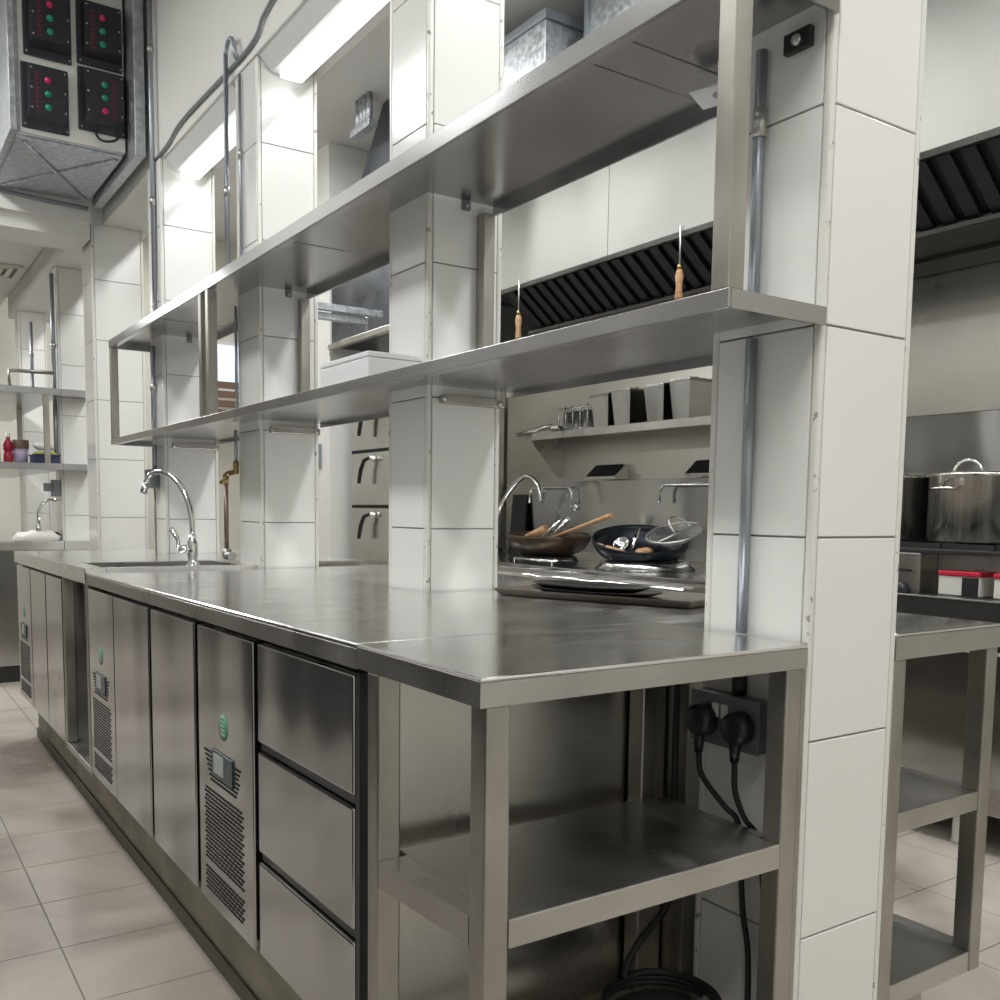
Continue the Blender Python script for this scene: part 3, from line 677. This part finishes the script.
# wok range
wr = thing('wok_range', 'stainless wok range behind the worktop', 'range', (2.66, 3.1, 0))
obj('body', box(2.29, WX-.014, 1.85, 4.30, .12, .755, bev=.004), 'steel', wr)
obj('range_top', box(2.285, WX-.014, 1.85, 4.30, .7555, .775, bev=.004), 'steel_hood', wr)
obj('front_rail', B().tube([(2.262, 1.95, .728), (2.262, 4.2, .716)], .012, 14), 'chrome', wr)
for y in (2.0, 3.0, 4.1): obj('rail_bracket', box(2.255, 2.289, y, y+.02, .70, .735), 'screw_zinc', wr)
for y in (2.0, 4.1): obj('foot', B().lathe([(0, 0), (.025, 0), (.022, .12), (0, .12)], (2.36, y, 0), 16), 'screw_zinc', wr)
for y in (3.37, 2.58): obj('burner_ring', B().lathe([(.11, 0), (.17, 0), (.155, .03), (.135, .03), (.11, .002)], (2.62, y, .7752), 36), 'dark_metal' if y > 3 else 'pan_steel', wr)
obj('burner_guard', B().lathe([(.215, 0), (.245, .002), (.20, .04), (.185, .04)], (2.62, 2.58, .7752), 40), 'pan_steel', wr)
for (y0, y1) in ((2.95, 3.28), (3.62, 3.9)):
    b = B().tube([(2.33, y0, .80), (2.33, y1, .80)], .006, 8).tube([(2.33, y0, .80), (2.33, y0, .776)], .005, 8).tube([(2.33, y1, .80), (2.33, y1, .776)], .005, 8).tube([(2.45, y0, .80), (2.33, y0, .80)], .005, 8).tube([(2.45, y1, .80), (2.33, y1, .80)], .005, 8)
    obj('wire_rest', b, 'chrome', wr)
def wok(c, r, tilt, lab, mat):
    o = thing('wok', lab, 'wok', (c[0], c[1], c[2]-.1))
    prof = []
    n = 10; h = r*.55
    for k in range(n+1):
        a = k/n; prof.append((r*math.sin(a*math.pi/2)**.9 if k else 0, h*(1-math.cos(a*math.pi/2))-h))
    ins = [(max(0, q[0]-.003), q[1]+.003) for q in prof[::-1]]
    b = B().lathe(prof+ins, (0, 0, 0), 40)
    R_ = Matrix.Rotation(tilt, 3, Vector((.8, -.6, 0)))
    b.warp(lambda p: R_ @ p+Vector(c))
    obj('bowl', b, mat, o)
    return o, R_
w1, R1_ = wok((2.62, 3.37, .922), .238, .05, 'rust-brown iron wok holding kitchen tools, under the wall spout', 'iron_wok')
obj('loop_handle', B().tube([(2.62+.18, 3.37+.15, .902), (2.62+.235, 3.37+.2, .92), (2.62+.25, 3.37+.12, .92), (2.62+.215, 3.37+.10, .902)], .007, 8), 'iron_wok', w1)
w2, R2_ = wok((2.62, 2.62, .922), .238, .27, 'blue-black iron wok holding tools and a wire strainer', 'iron_wok_blue')
# tools in the woks
def stick(name, p0, p1, r, mat, lab, cat='utensil', rr=None): return obj(name, B().tube([p0, p1], r, 10, rr=rr), mat, label=lab, cat=cat)
ss = thing('spatula', 'wooden-handled wok spatula lying across the brown wok', 'spatula', (2.55, 3.2, .85))
obj('blade', B().hexa([(2.56, 3.40, .845), (2.62, 3.42, .848), (2.60, 3.30, .885), (2.54, 3.29, .882), (2.56, 3.40, .848), (2.62, 3.42, .851), (2.60, 3.30, .888), (2.54, 3.29, .885)]), 'pan_steel', ss)
obj('handle', B().tube([(2.565, 3.32, .892), (2.50, 2.70, 1.035)], .010, 10, rr=[.007, .012]), 'wood_handle', ss)
stick('steel_tube', (2.66, 3.46, .86), (2.72, 3.32, 1.01), .014, 'chrome', 'steel whisk handle leaning in the brown wok')
stick('steel_rod', (2.62, 3.50, .86), (2.69, 3.35, 1.005), .008, 'chrome', 'thin steel ladle handle leaning in the brown wok')
stick('rolling_pin', (2.54, 3.46, .90), (2.58, 3.34, .955), .022, 'wood_handle', 'short wooden pestle resting in the brown wok')
stick('knife_handle', (2.62, 3.26, .92), (2.65, 3.19, .955), .013, 'black_plastic', 'black tool handle at the rim of the brown wok')
ld = thing('ladle', 'steel ladle with taped handle lying in the blue-black wok', 'ladle', (2.5, 2.72, .85))
obj('handle', B().tube([(2.47, 2.77, .885), (2.50, 2.60, .855)], .014, 10), 'wood_handle', ld)
obj('band', B().tube([(2.478, 2.725, .877), (2.481, 2.71, .8745)], .0155, 10), 'black_plastic', ld)
obj('cup', B().lathe([(0, 0), (.03, .004), (.04, .022), (.037, .022), (.027, .007), (0, .004)], (2.54, 2.66, .885), 20, (-.7, -.3, .6)), 'pan_steel', ld)
stick('steel_tube', (2.60, 2.66, .86), (2.68, 2.70, .97), .011, 'chrome', 'steel tool handle standing in the blue-black wok')
for k, (x, y, z) in enumerate(((2.56, 2.55, .862), (2.58, 2.52, .865), (2.545, 2.515, .86), (2.60, 2.555, .866))):
    b = B(); bmesh.ops.create_icosphere(b.bm, subdivisions=2, radius=.024)
    for fce in b.bm.faces: fce.smooth = True
    b.warp(lambda p, x=x, y=y, z=z: Vector((p.x*1.2+x, p.y+y, p.z*.7+z)))
    obj('wooden_ball', b, 'wood_handle', label='small round wooden knob in the blue-black wok', cat='utensil', group='wooden knobs in the blue-black wok')
# wire strainer
wsn = thing('wire_strainer', 'large round wire mesh strainer leaning in the blue-black wok', 'strainer', (2.66, 2.43, .87))
Rn = Matrix.Rotation(.30, 3, Vector((.8, -.6, 0))) @ Matrix.Rotation(-.22, 3, Vector((.6, .8, 0))); SC = Vector((2.69, 2.46, .955))
def sp(p): return Rn @ Vector(p)+SC
obj('rim', B().tube([sp((.135*math.cos(a), .135*math.sin(a), 0)) for a in [2*math.pi*k/40 for k in range(40)]], .005, 8, closed=True), 'screw_zinc', wsn)
b = B()
for k in range(-11, 12):
    u = k*.0117; hh = math.sqrt(max(.0001, .135**2-u*u)); 
    L_ = [(-1+2*j/10)*hh for j in range(11)]
    b.tube([sp((u, v, -.055*(1-(u*u+v*v)/.135**2))) for v in L_], .0008, 4, cap=False)
    b.tube([sp((v, u, -.055*(1-(u*u+v*v)/.135**2))) for v in L_], .0008, 4, cap=False)
obj('mesh', b, 'screw_zinc', wsn, kind='stuff')
obj('loop_handle', B().tube([sp((.03+.05*math.cos(a), -.03+.05*math.sin(a)*1.3, .012+.05*math.sin(a))) for a in [math.pi*k/12 for k in range(13)]], .005, 8), 'screw_zinc', wsn)
obj('crossbar', B().tube([sp((-.13, -.03, .004)), sp((.13, -.03, .004))], .004, 8), 'screw_zinc', wsn)
# wall spouts and tap at the wok range
def wall_spout(y, lab, reach=.42):
    o = thing('wall_spout', lab, 'tap', (WX-.03, y, 1.05), 'bent wall spouts over the wok range')
    obj('rose', B().lathe([(0, 0), (.032, 0), (.028, .012), (.014, .02), (0, .02)], (WX-.0125, y, 1.075), 18, (-1, 0, 0)), 'chrome', o)
    x = WX-.045
    obj('spout', B().tube([(WX-.03, y, 1.075), (x, y, 1.08)]+[(x, y, 1.15)]+arc((x, y+.045, 1.15), .045, 0, math.pi/2, (0, -1, 0), (0, 0, 1), 6)[1:]+arc((x-.02, y+reach-.045, 1.15), .045, math.pi/2, 0, (0, 1, 0), (0, 0, 1), 6)+[(x-.02, y+reach, 1.10)], .0085, 10), 'chrome', o)
wall_spout(3.66, 'bent chrome wall spout above the brown wok', .40)
wall_spout(2.46, 'bent chrome wall spout above the wire strainer', .42)
ct_ = thing('range_tap', 'large chrome arched tap at the end of the wok range', 'tap', (2.80, 4.20, .775))
obj('tap_body', B().lathe([(0, 0), (.028, 0), (.022, .03), (.02, .12), (0, .12)], (2.80, 4.20, .7755), 18), 'chrome', ct_)
AT = [(2.80, -.872+(y+.872)*1.098, 1.05+(z-1.05)*1.098) for (y, z) in ((3.70, .93), (3.69, 1.03), (3.647, 1.099), (3.559, 1.177), (3.463, 1.232), (3.387, 1.236), (3.322, 1.201), (3.293, 1.152), (3.282, 1.10))]
obj('spout', B().tube(spline([(2.80, 4.20, .85)]+AT, 6), .014, 14), 'chrome', ct_)
obj('swivel', B().lathe([(.02, 0), (.026, .01), (.026, .05), (.02, .06)], (2.80, 4.20, .83), 16), 'chrome', ct_)
obj('black_board', B().hexa([(2.98, 4.13, .776), (2.995, 4.13, .776), (2.995, 4.285, .776), (2.98, 4.285, .776), (3.015, 4.14, 1.155), (3.03, 4.14, 1.155), (3.03, 4.29, 1.155), (3.015, 4.29, 1.155)]), 'black_plastic', label='black board leaning on the wall behind the arched tap', cat='board')
for k, (y0, y1, lab) in enumerate(((3.20, 3.46, 'steel wall vent with black top above the brown wok'), (2.36, 2.66, 'steel wall vent with black top above the wire strainer'))):
    o = thing('wall_vent', lab, 'vent', (WX-.05, (y0+y1)/2, 1.233))
    obj('vent_body', B().prism([(WX-.001, y0, 1.234), (WX-.001, y0, 1.315), (WX-.03, y0, 1.315), (WX-.105, y0, 1.25), (WX-.105, y0, 1.234)], (0, y1-y0, 0)), 'steel', o)
    obj('vent_mouth', B().prism([(WX-.032, y0+.012, 1.3165), (WX-.106, y0+.012, 1.2525), (WX-.106, y1-.012, 1.2525), (WX-.032, y1-.012, 1.3165)], (-.002, 0, .003)), 'black_gap', o)
# wall shelf with pans
ws = thing('wall_shelf', 'stainless wall shelf of lidded pans above the wok range', 'shelf', (2.91, 3.0, 1.4))
obj('shelf_plate', B().box(2.78, WX-.001, 2.0, 3.82, 1.50, 1.507).box(2.78, 2.786, 2.0, 3.82, 1.467, 1.50), 'steel', ws)
for y in (3.805,): obj('bracket', B().prism([(WX-.001, y, 1.499), (2.80, y, 1.499), (2.80, y, 1.47), (WX-.03, y, 1.25), (WX-.001, y, 1.25)], (0, .006, 0)), 'steel', ws)
def gnpan(y0, y1, x0, x1, z0, h, lab, lid=True):
    o = thing('food_pan', lab, 'pan', ((x0+x1)/2, (y0+y1)/2, z0), 'steel food pans on the wall shelf')
    tp_ = .016
    obj('pan_body', B().hexa([(x0+tp_, y0+tp_, z0), (x1-tp_, y0+tp_, z0), (x1-tp_, y1-tp_, z0), (x0+tp_, y1-tp_, z0), (x0, y0, z0+h), (x1, y0, z0+h), (x1, y1, z0+h), (x0, y1, z0+h)]), 'pan_steel', o)
    obj('rim', box(x0-.007, x1+.007, y0-.007, y1+.007, z0+h, z0+h+.006, bev=.002), 'pan_steel', o)
    if lid:
        l_ = obj('lid', box(x0-.005, x1+.005, y0-.005, y1+.005, z0+h+.0065, z0+h+.014, bev=.002), 'pan_steel', o)
        obj('knob', B().lathe([(0, 0), (.008, 0), (.012, .014), (0, .018)], ((x0+x1)/2, (y0+y1)/2, z0+h+.0142), 12), 'chrome', l_)
gnpan(3.10, 3.245, 2.80, 3.03, 1.5075, .165, 'slim lidded steel pan beside the glass rack')
gnpan(2.925, 3.075, 2.80, 3.03, 1.5075, .175, 'lidded steel pan, second from the glass rack', True)
gnpan(2.675, 2.82, 2.80, 3.03, 1.5075, .175, 'lidded steel pan, third from the glass rack', True)
gnpan(2.495, 2.635, 2.80, 3.03, 1.5075, .185, 'wide lidded steel pan, fourth from the glass rack', True)
gr = thing('glass_rack', 'wire rack of upturned glasses on the wall shelf', 'rack', (2.88, 3.4, 1.507))
b = B()
for z in (1.515, 1.63):
    b.tube([(2.80, 3.27, z), (2.98, 3.27, z), (2.98, 3.53, z), (2.80, 3.53, z)], .004, 6, closed=True)
for (x, y) in ((2.80, 3.27), (2.98, 3.27), (2.98, 3.53), (2.80, 3.53), (2.80, 3.40), (2.80, 3.335), (2.80, 3.465)): b.tube([(x, y, 1.508), (x, y, 1.645)], .0035, 6)
obj('wire_frame', b, 'chrome', gr)
for k, (x, y) in enumerate(((2.84, 3.31), (2.84, 3.40), (2.84, 3.49), (2.93, 3.31), (2.93, 3.40), (2.93, 3.49))):
    obj('drinking_glass', B().lathe([(.034, 0), (.028, .105), (0, .105), (0, .098), (.025, .098), (.031, 0)], (x, y, 1.5085), 20), 'glass_clear', label='clear glass turned upside down in the wire rack', cat='glass', group='glasses in the wire rack')
lh = thing('ladle', 'steel ladle with its handle poking over the end of the wall shelf', 'ladle', (2.80, 3.7, 1.51))
obj('handle', B().tube([(2.83, 3.62, 1.55), (2.74, 3.86, 1.50)], .012, 12), 'pan_steel', lh)
obj('cup', B().lathe([(0, 0), (.035, .006), (.05, .03), (.047, .03), (.03, .009), (0, .004)], (2.86, 3.62, 1.512), 20), 'chrome', lh)

# ------------------------------------------------------------------ stove with stock pots
sv = thing('stock_stove', 'low stainless stove carrying the two stock pots', 'stove', (2.68, .7, 0))
obj('body', box(2.30, 2.98, -.35, 1.42, .13, .72, bev=.004), 'steel', sv)
obj('upper_body', box(2.40, 2.98, -.35, 1.42, .72, .93), 'steel', sv)
obj('corner_post', box(2.30, 2.399, .93, 1.42, .7205, .93, bev=.003), 'steel_leg', sv)
obj('burner_top', box(2.30, 2.98, -.35, 1.42, .9305, .945, bev=.003), 'dark_metal', sv)
b = B()
for y in (.72, .9, 1.08, 1.2, 1.3, 1.4, .6): b.box(2.34, 2.9, y-.008, y+.008, .9455, .962)
for x in (2.36, 2.6, 2.86): b.box(x-.008, x+.008, .5, 1.41, .9455, .962)
obj('grate', b, 'dark_metal', sv)
obj('front_shelf', box(2.16, 2.298, -.35, .915, .728, .80, bev=.003), 'dark_metal', sv)
obj('shelf_lip', box(2.15, 2.158, -.35, .915, .725, .802, bev=.001), 'dark_metal', sv)
obj('lip_edge', box(2.148, 2.162, -.35, .915, .8025, .807, bev=.001), 'steel', sv)
b = B().lathe([(0, 0), (.04, 0), (.038, .02), (.03, .028), (0, .03)], (2.299, 1.0, .80), 24, (-1, 0, 0))
obj('knob', b, 'black_plastic', sv)
obj('label_slot', box(2.296, 2.2995, .96, 1.02, .868, .876), 'black_gap', sv)
for y in (.78, 1.35, 0): obj('foot', B().lathe([(0, 0), (.028, 0), (.024, .01), (.022, .13), (0, .13)], (2.36, y, 0), 16), 'pale_box', sv)
obj('door', box(2.285, 2.299, .38, 1.36, .22, .66, bev=.003), 'steel_door', sv)
obj('door_handle', B().tube([(2.262, .5, .64), (2.262, 1.2, .64)], .008, 10), 'chrome', sv)
obj('upstand', box(2.95, 2.98, -.35, 1.44, .9455, 1.447, bev=.003), 'steel_hood', sv)
for (y0, y1, lab) in ((.735, .87, 'pale card box with red lid beside the stove knob'), (.52, .69, 'pale card box with red lid farther from the stove knob')):
    o = thing('card_box', lab, 'box', (2.34, (y0+y1)/2, .80), 'red-lidded boxes on the stove shelf')
    obj('box_body', box(2.31, 2.395, y0, y1, .8005, .862, bev=.003), 'pale_box', o)
    obj('lid', box(2.307, 2.397, y0-.002, y1+.002, .8625, .878, bev=.003), 'red_plastic', o)
    obj('stripe', box(2.308, 2.3098, y0+.002, y0+.055, .802, .860), 'black_gap', o)
def pot(y, r, h, x, lab):
    o = thing('stock_pot', lab, 'pot', (x, y, .962)); z = .9625
    obj('pot_body', B().lathe([(0, 0), (r-.008, 0), (r, .010), (r, h-.004), (r+.004, h), (r-.003, h), (r-.004, h-.01), (0, h-.012)], (x, y, z), 48), 'pot_steel', o)
    l_ = obj('lid', B().lathe([(r+.006, 0), (r+.006, .005), (r*.6, .014), (0, .018), (0, .013), (r*.6, .009), (r, .0)], (x, y, z+h+.0005), 40), 'pot_steel', o)
    obj('lid_handle', B().tube([(x-.02, y+.055+.05*math.cos(a), z+h+.012+.045*math.sin(a)) for a in [math.pi*k/12 for k in range(13)]], .005, 8), 'chrome', l_)
    for a in (2.95, 2.95+math.pi):
        d = Vector((math.cos(a), math.sin(a), 0)); s_ = Vector((-d.y, d.x, 0)); c0 = Vector((x, y, z+h*.80))
        pl_ = obj('handle', B().tube([c0+d*(r-.002)-s_*.045, c0+d*(r+.03)-s_*.040, c0+d*(r+.042)-s_*.02, c0+d*(r+.042)+s_*.02, c0+d*(r+.03)+s_*.040, c0+d*(r-.002)+s_*.045], .0055, 8), 'chrome', o)
pot(.905, .178, .225, 2.62, 'tall steel stock pot with lid on the stove, clear of the tiled column')
pot(1.29, .178, .225, 2.62, 'tall steel stock pot with lid, next to the other stock pot')

# ------------------------------------------------------------------ hoods
HX, HZ = 2.2, 2.165
hd = thing('extractor_hood', 'bright stainless extractor hood with dark baffle filters over the cooking line', 'hood', (2.6, 1.2, 2.0))
for (y0, y1) in ((2.42, 3.30), (1.55, 2.417), (.68, 1.547), (-.6, .677)):
    obj('front_panel', box(HX, HX+.004, y0, y1, HZ, 2.95, bev=.001), 'steel_hood', hd)
obj('lip', box(HX, HX+.02, -.6, 3.30, HZ-.022, HZ-.0005, bev=.002), 'hood_gutter', hd)
obj('side_panel', box(HX+.005, WX-.016, 3.296, 3.30, HZ, 2.95), 'steel_hood', hd)
obj('roof_panel', box(HX+.005, WX-.016, -.6, 3.295, 2.94, 2.95), 'hood_gutter', hd)
X0, Z0, X1, Z1 = HX+.012, HZ-.004, 2.41, 2.006
obj('filter_bed', B().hexa([(X0+.03, -.6, Z0), (X1+.03, -.6, Z1), (X1+.03, 3.29, Z1), (X0+.03, 3.29, Z0), (X0+.06, -.6, Z0+.04), (X1+.06, -.6, Z1+.04), (X1+.06, 3.29, Z1+.04), (X0+.06, 3.29, Z0+.04)]), 'filter_slot', hd)
y = -.58; slat = None
while y < 3.24:
    w_ = .046
    if slat is None:
        slat = obj('baffle_slat', B().hexa([(X0+.018, y, Z0-.014), (X1+.018, y, Z1-.014), (X1+.018, y+w_, Z1-.014), (X0+.018, y+w_, Z0-.014), (X0+.029, y+.005, Z0-.001), (X1+.029, y+.005, Z1-.001), (X1+.029, y+w_-.005, Z1-.001), (X0+.029, y+w_-.005, Z0-.001)]), 'filter_dark', hd); ys = y
    else:
        o = slat.copy(); COL.objects.link(o); o.location = slat.location+Vector((0, y-ys, 0))
    y += .08
obj('gutter', B().box(2.405, 2.45, -.6, 3.295, 1.972, 1.99, bev=.002), 'hood_gutter', hd)
obj('rear_soffit', B().box(2.451, WX-.016, -.6, 3.295, 2.01, 2.035), 'filter_dark', hd)
obj('soffit_rib', B().box(2.80, 2.83, -.6, 3.295, 1.998, 2.0095), 'hood_gutter', hd)
b = B()
hk = thing('hook_rail', 'bent steel hooks hanging under the hood filters', 'hook', (2.43, .75, 1.9))
for yy in (.78, .72): obj('hook', B().tube([(2.43, yy, 1.971), (2.43, yy, 1.93), (2.425, yy-.01, 1.915), (2.41, yy-.03, 1.92)], .004, 8), 'screw_zinc', hk)
for (y, lab) in ((3.08, 'hood pull rod with wooden handle near the hood end'), (1.965, 'hood pull rod with wooden handle near the middle hood seam')):
    o = thing('pull_rod', lab, 'pull rod', (HX-.01, y, 1.85), 'hood pull rods')
    z1 = HZ-.001
    obj('rod', B().tube([(HX-.006, y, z1+.02), (HX-.006, y, z1-.135)], .004, 8), 'screw_zinc', o)
    obj('ferrule', B().tube([(HX-.006, y, z1-.13), (HX-.006, y, z1-.15)], .009, 12), 'brass', o)
    obj('handle', B().lathe([(0, 0), (.012, .0), (.017, .02), (.012, .06), (.017, .10), (.011, .125), (0, .125)], (HX-.006, y, z1-.275), 16), 'wood_handle', o)
h2 = thing('extractor_hood', 'dark slate extractor hood over the steam oven', 'hood', (2.6, 4.4, 2.1))
obj('front_panel', box(HX+.03, HX+.06, 3.55, 5.40, HZ+.02, 2.62), 'slate_panel', h2)
obj('lip', box(HX, HX+.04, 3.55, 5.40, HZ-.02, HZ+.018, bev=.003), 'steel', h2)
obj('filter_bed', box(HX+.07, WX, 3.55, 5.40, HZ+.0, HZ+.02), 'filter_dark', h2)
obj('cowl', B().hexa([(HX+.03, 3.55, 2.621), (WX, 3.55, 2.621), (WX, 5.40, 2.621), (HX+.03, 5.40, 2.621), (HX+.03, 3.55, CEIL-.01), (WX, 3.55, CEIL-.01), (WX, 4.62, CEIL-.01), (HX+.03, 4.62, CEIL-.01)]), 'slate_panel', h2)
# ducts above the hood
d1_ = thing('air_duct', 'galvanised duct box sitting on the hood behind the second column', 'duct', (2.5, 3.2, 2.95))
obj('shell', box(2.22, 2.80, 2.93, 3.50, 2.952, 3.36, bev=.003), 'galvanised', d1_)
obj('flange', B().box(2.205, 2.82, 2.91, 3.52, 3.361, 3.40, bev=.002), 'conduit_zinc', d1_)
d2_ = thing('air_duct', 'large galvanised duct running under the ceiling over the hood', 'duct', (2.7, 1.8, 3.41))
obj('shell', box(2.4, 3.0, .2, 2.86, 3.06, 3.53, bev=.003), 'galvanised', d2_)
for y in (.9, 1.9, 2.82): obj('flange', box(2.385, 3.015, y, y+.03, 3.045, 3.54, bev=.002), 'conduit_zinc', d2_)
pp = thing('pipe_group', 'bundle of galvanised pipes above the dark hood', 'pipe', (2.1, 4.7, 3.0))
for k in range(4): obj('pipe', B().tube([(2.10, 4.55+.05*k, 3.38), (2.10, 4.55+.05*k, CEIL-.003)], .02, 12), 'galvanised', pp)
obj('saddle', box(2.07, 2.13, 4.5, 4.76, 3.34, 3.38, bev=.003), 'galvanised', pp)
stt = thing('strut_rail', 'pair of galvanised strut rails hung before the dark hood', 'rail', (1.9, 4.4, 2.2))
obj('upper_rail', B().box(1.55, 2.11, 4.38, 4.42, 2.195, 2.235, bev=.002), 'galvanised', stt)
obj('lower_rail', box(1.55, 2.03, 4.42, 4.46, 2.150, 2.19, bev=.002), 'galvanised', stt)
for x in (1.57, 1.63): obj('hanger_rod', B().tube([(x, 4.40, 2.235), (x, 4.40, CEIL-.003)], .006, 8), 'screw_zinc', stt)
obj('end_cap', B().tube([(2.03, 4.44, 2.12), (2.03, 4.44, 2.2)], .008, 8), 'chrome', stt)
# steam oven
ov = thing('steam_oven', 'tall stainless steam cabinet with black lever handles', 'oven', (2.65, 4.95, 0))
obj('body', box(2.32, WX-.01, 4.47, 5.28, .12, 1.75, bev=.004), 'steel', ov)
for y in (4.6, 5.2): obj('foot', B().lathe([(0, 0), (.025, 0), (.022, .12), (0, .12)], (2.42, y, 0), 14), 'screw_zinc', ov)
for k, (z0, z1) in enumerate(((1.445, 1.74), (1.075, 1.425), (.70, 1.055), (.15, .68))):
    d = obj('door', box(2.30, 2.319, 4.48, 5.235, z0, z1, bev=.004), 'pan_steel', ov)
    if k < 3:
        zc = z1-.045
        ps = obj('lever_boss', B().lathe([(0, 0), (.026, 0), (.022, .02), (.012, .045), (0, .045)], (2.299, 4.86, zc), 18, (-1, 0, 0)), 'chrome', d)
        obj('lever', B().tube([(2.255, 4.865, zc+.005), (2.25, 4.93, zc-.01), (2.245, 4.97, zc-.07), (2.24, 4.99, zc-.16)], .013, 12, rr=[.011, .013, .014, .012]), 'black_plastic', d)
obj('door_gap', B().box(2.306, 2.3195, 4.48, 5.235, 1.4255, 1.4445).box(2.306, 2.3195, 4.48, 5.235, 1.0555, 1.0745), 'black_gap', ov)
sb = thing('wall_switch', 'grey wall switch on the white tiled pier beyond the oven', 'switch', (2.21, 5.6, 1.35))
obj('plate', box(2.205, 2.2195, 5.56, 5.66, 1.335, 1.51, bev=.003), 'grey_plastic', sb); obj('rocker', box(2.20, 2.205, 5.59, 5.63, 1.39, 1.45, bev=.002), 'socket_grey', sb)
# far window
wf = obj('window_1', box(2.15, 2.75, YF-.04, YF-.001, 2.15, 2.62), 'plaster', kind='structure')
obj('pane', box(2.19, 2.71, YF-.05, YF-.041, 2.19, 2.58), 'window_blue', wf)
rk = thing('slatted_crate', 'brown slatted wooden crate high on the far wall', 'crate', (2.45, 8.0, 1.9))
for k in range(4): obj('slat', box(2.1, 2.8, 7.9, 7.93, 1.88+.085*k, 1.94+.085*k, bev=.002), 'brown_slat', rk)
for x in (2.12, 2.76): obj('end_board', box(x, x+.03, 7.931, YF-.001, 1.88, 2.195), 'brown_slat', rk)
obj('base_board', box(2.1, 2.8, 7.931, YF-.001, 1.86, 1.879), 'brown_slat', rk)
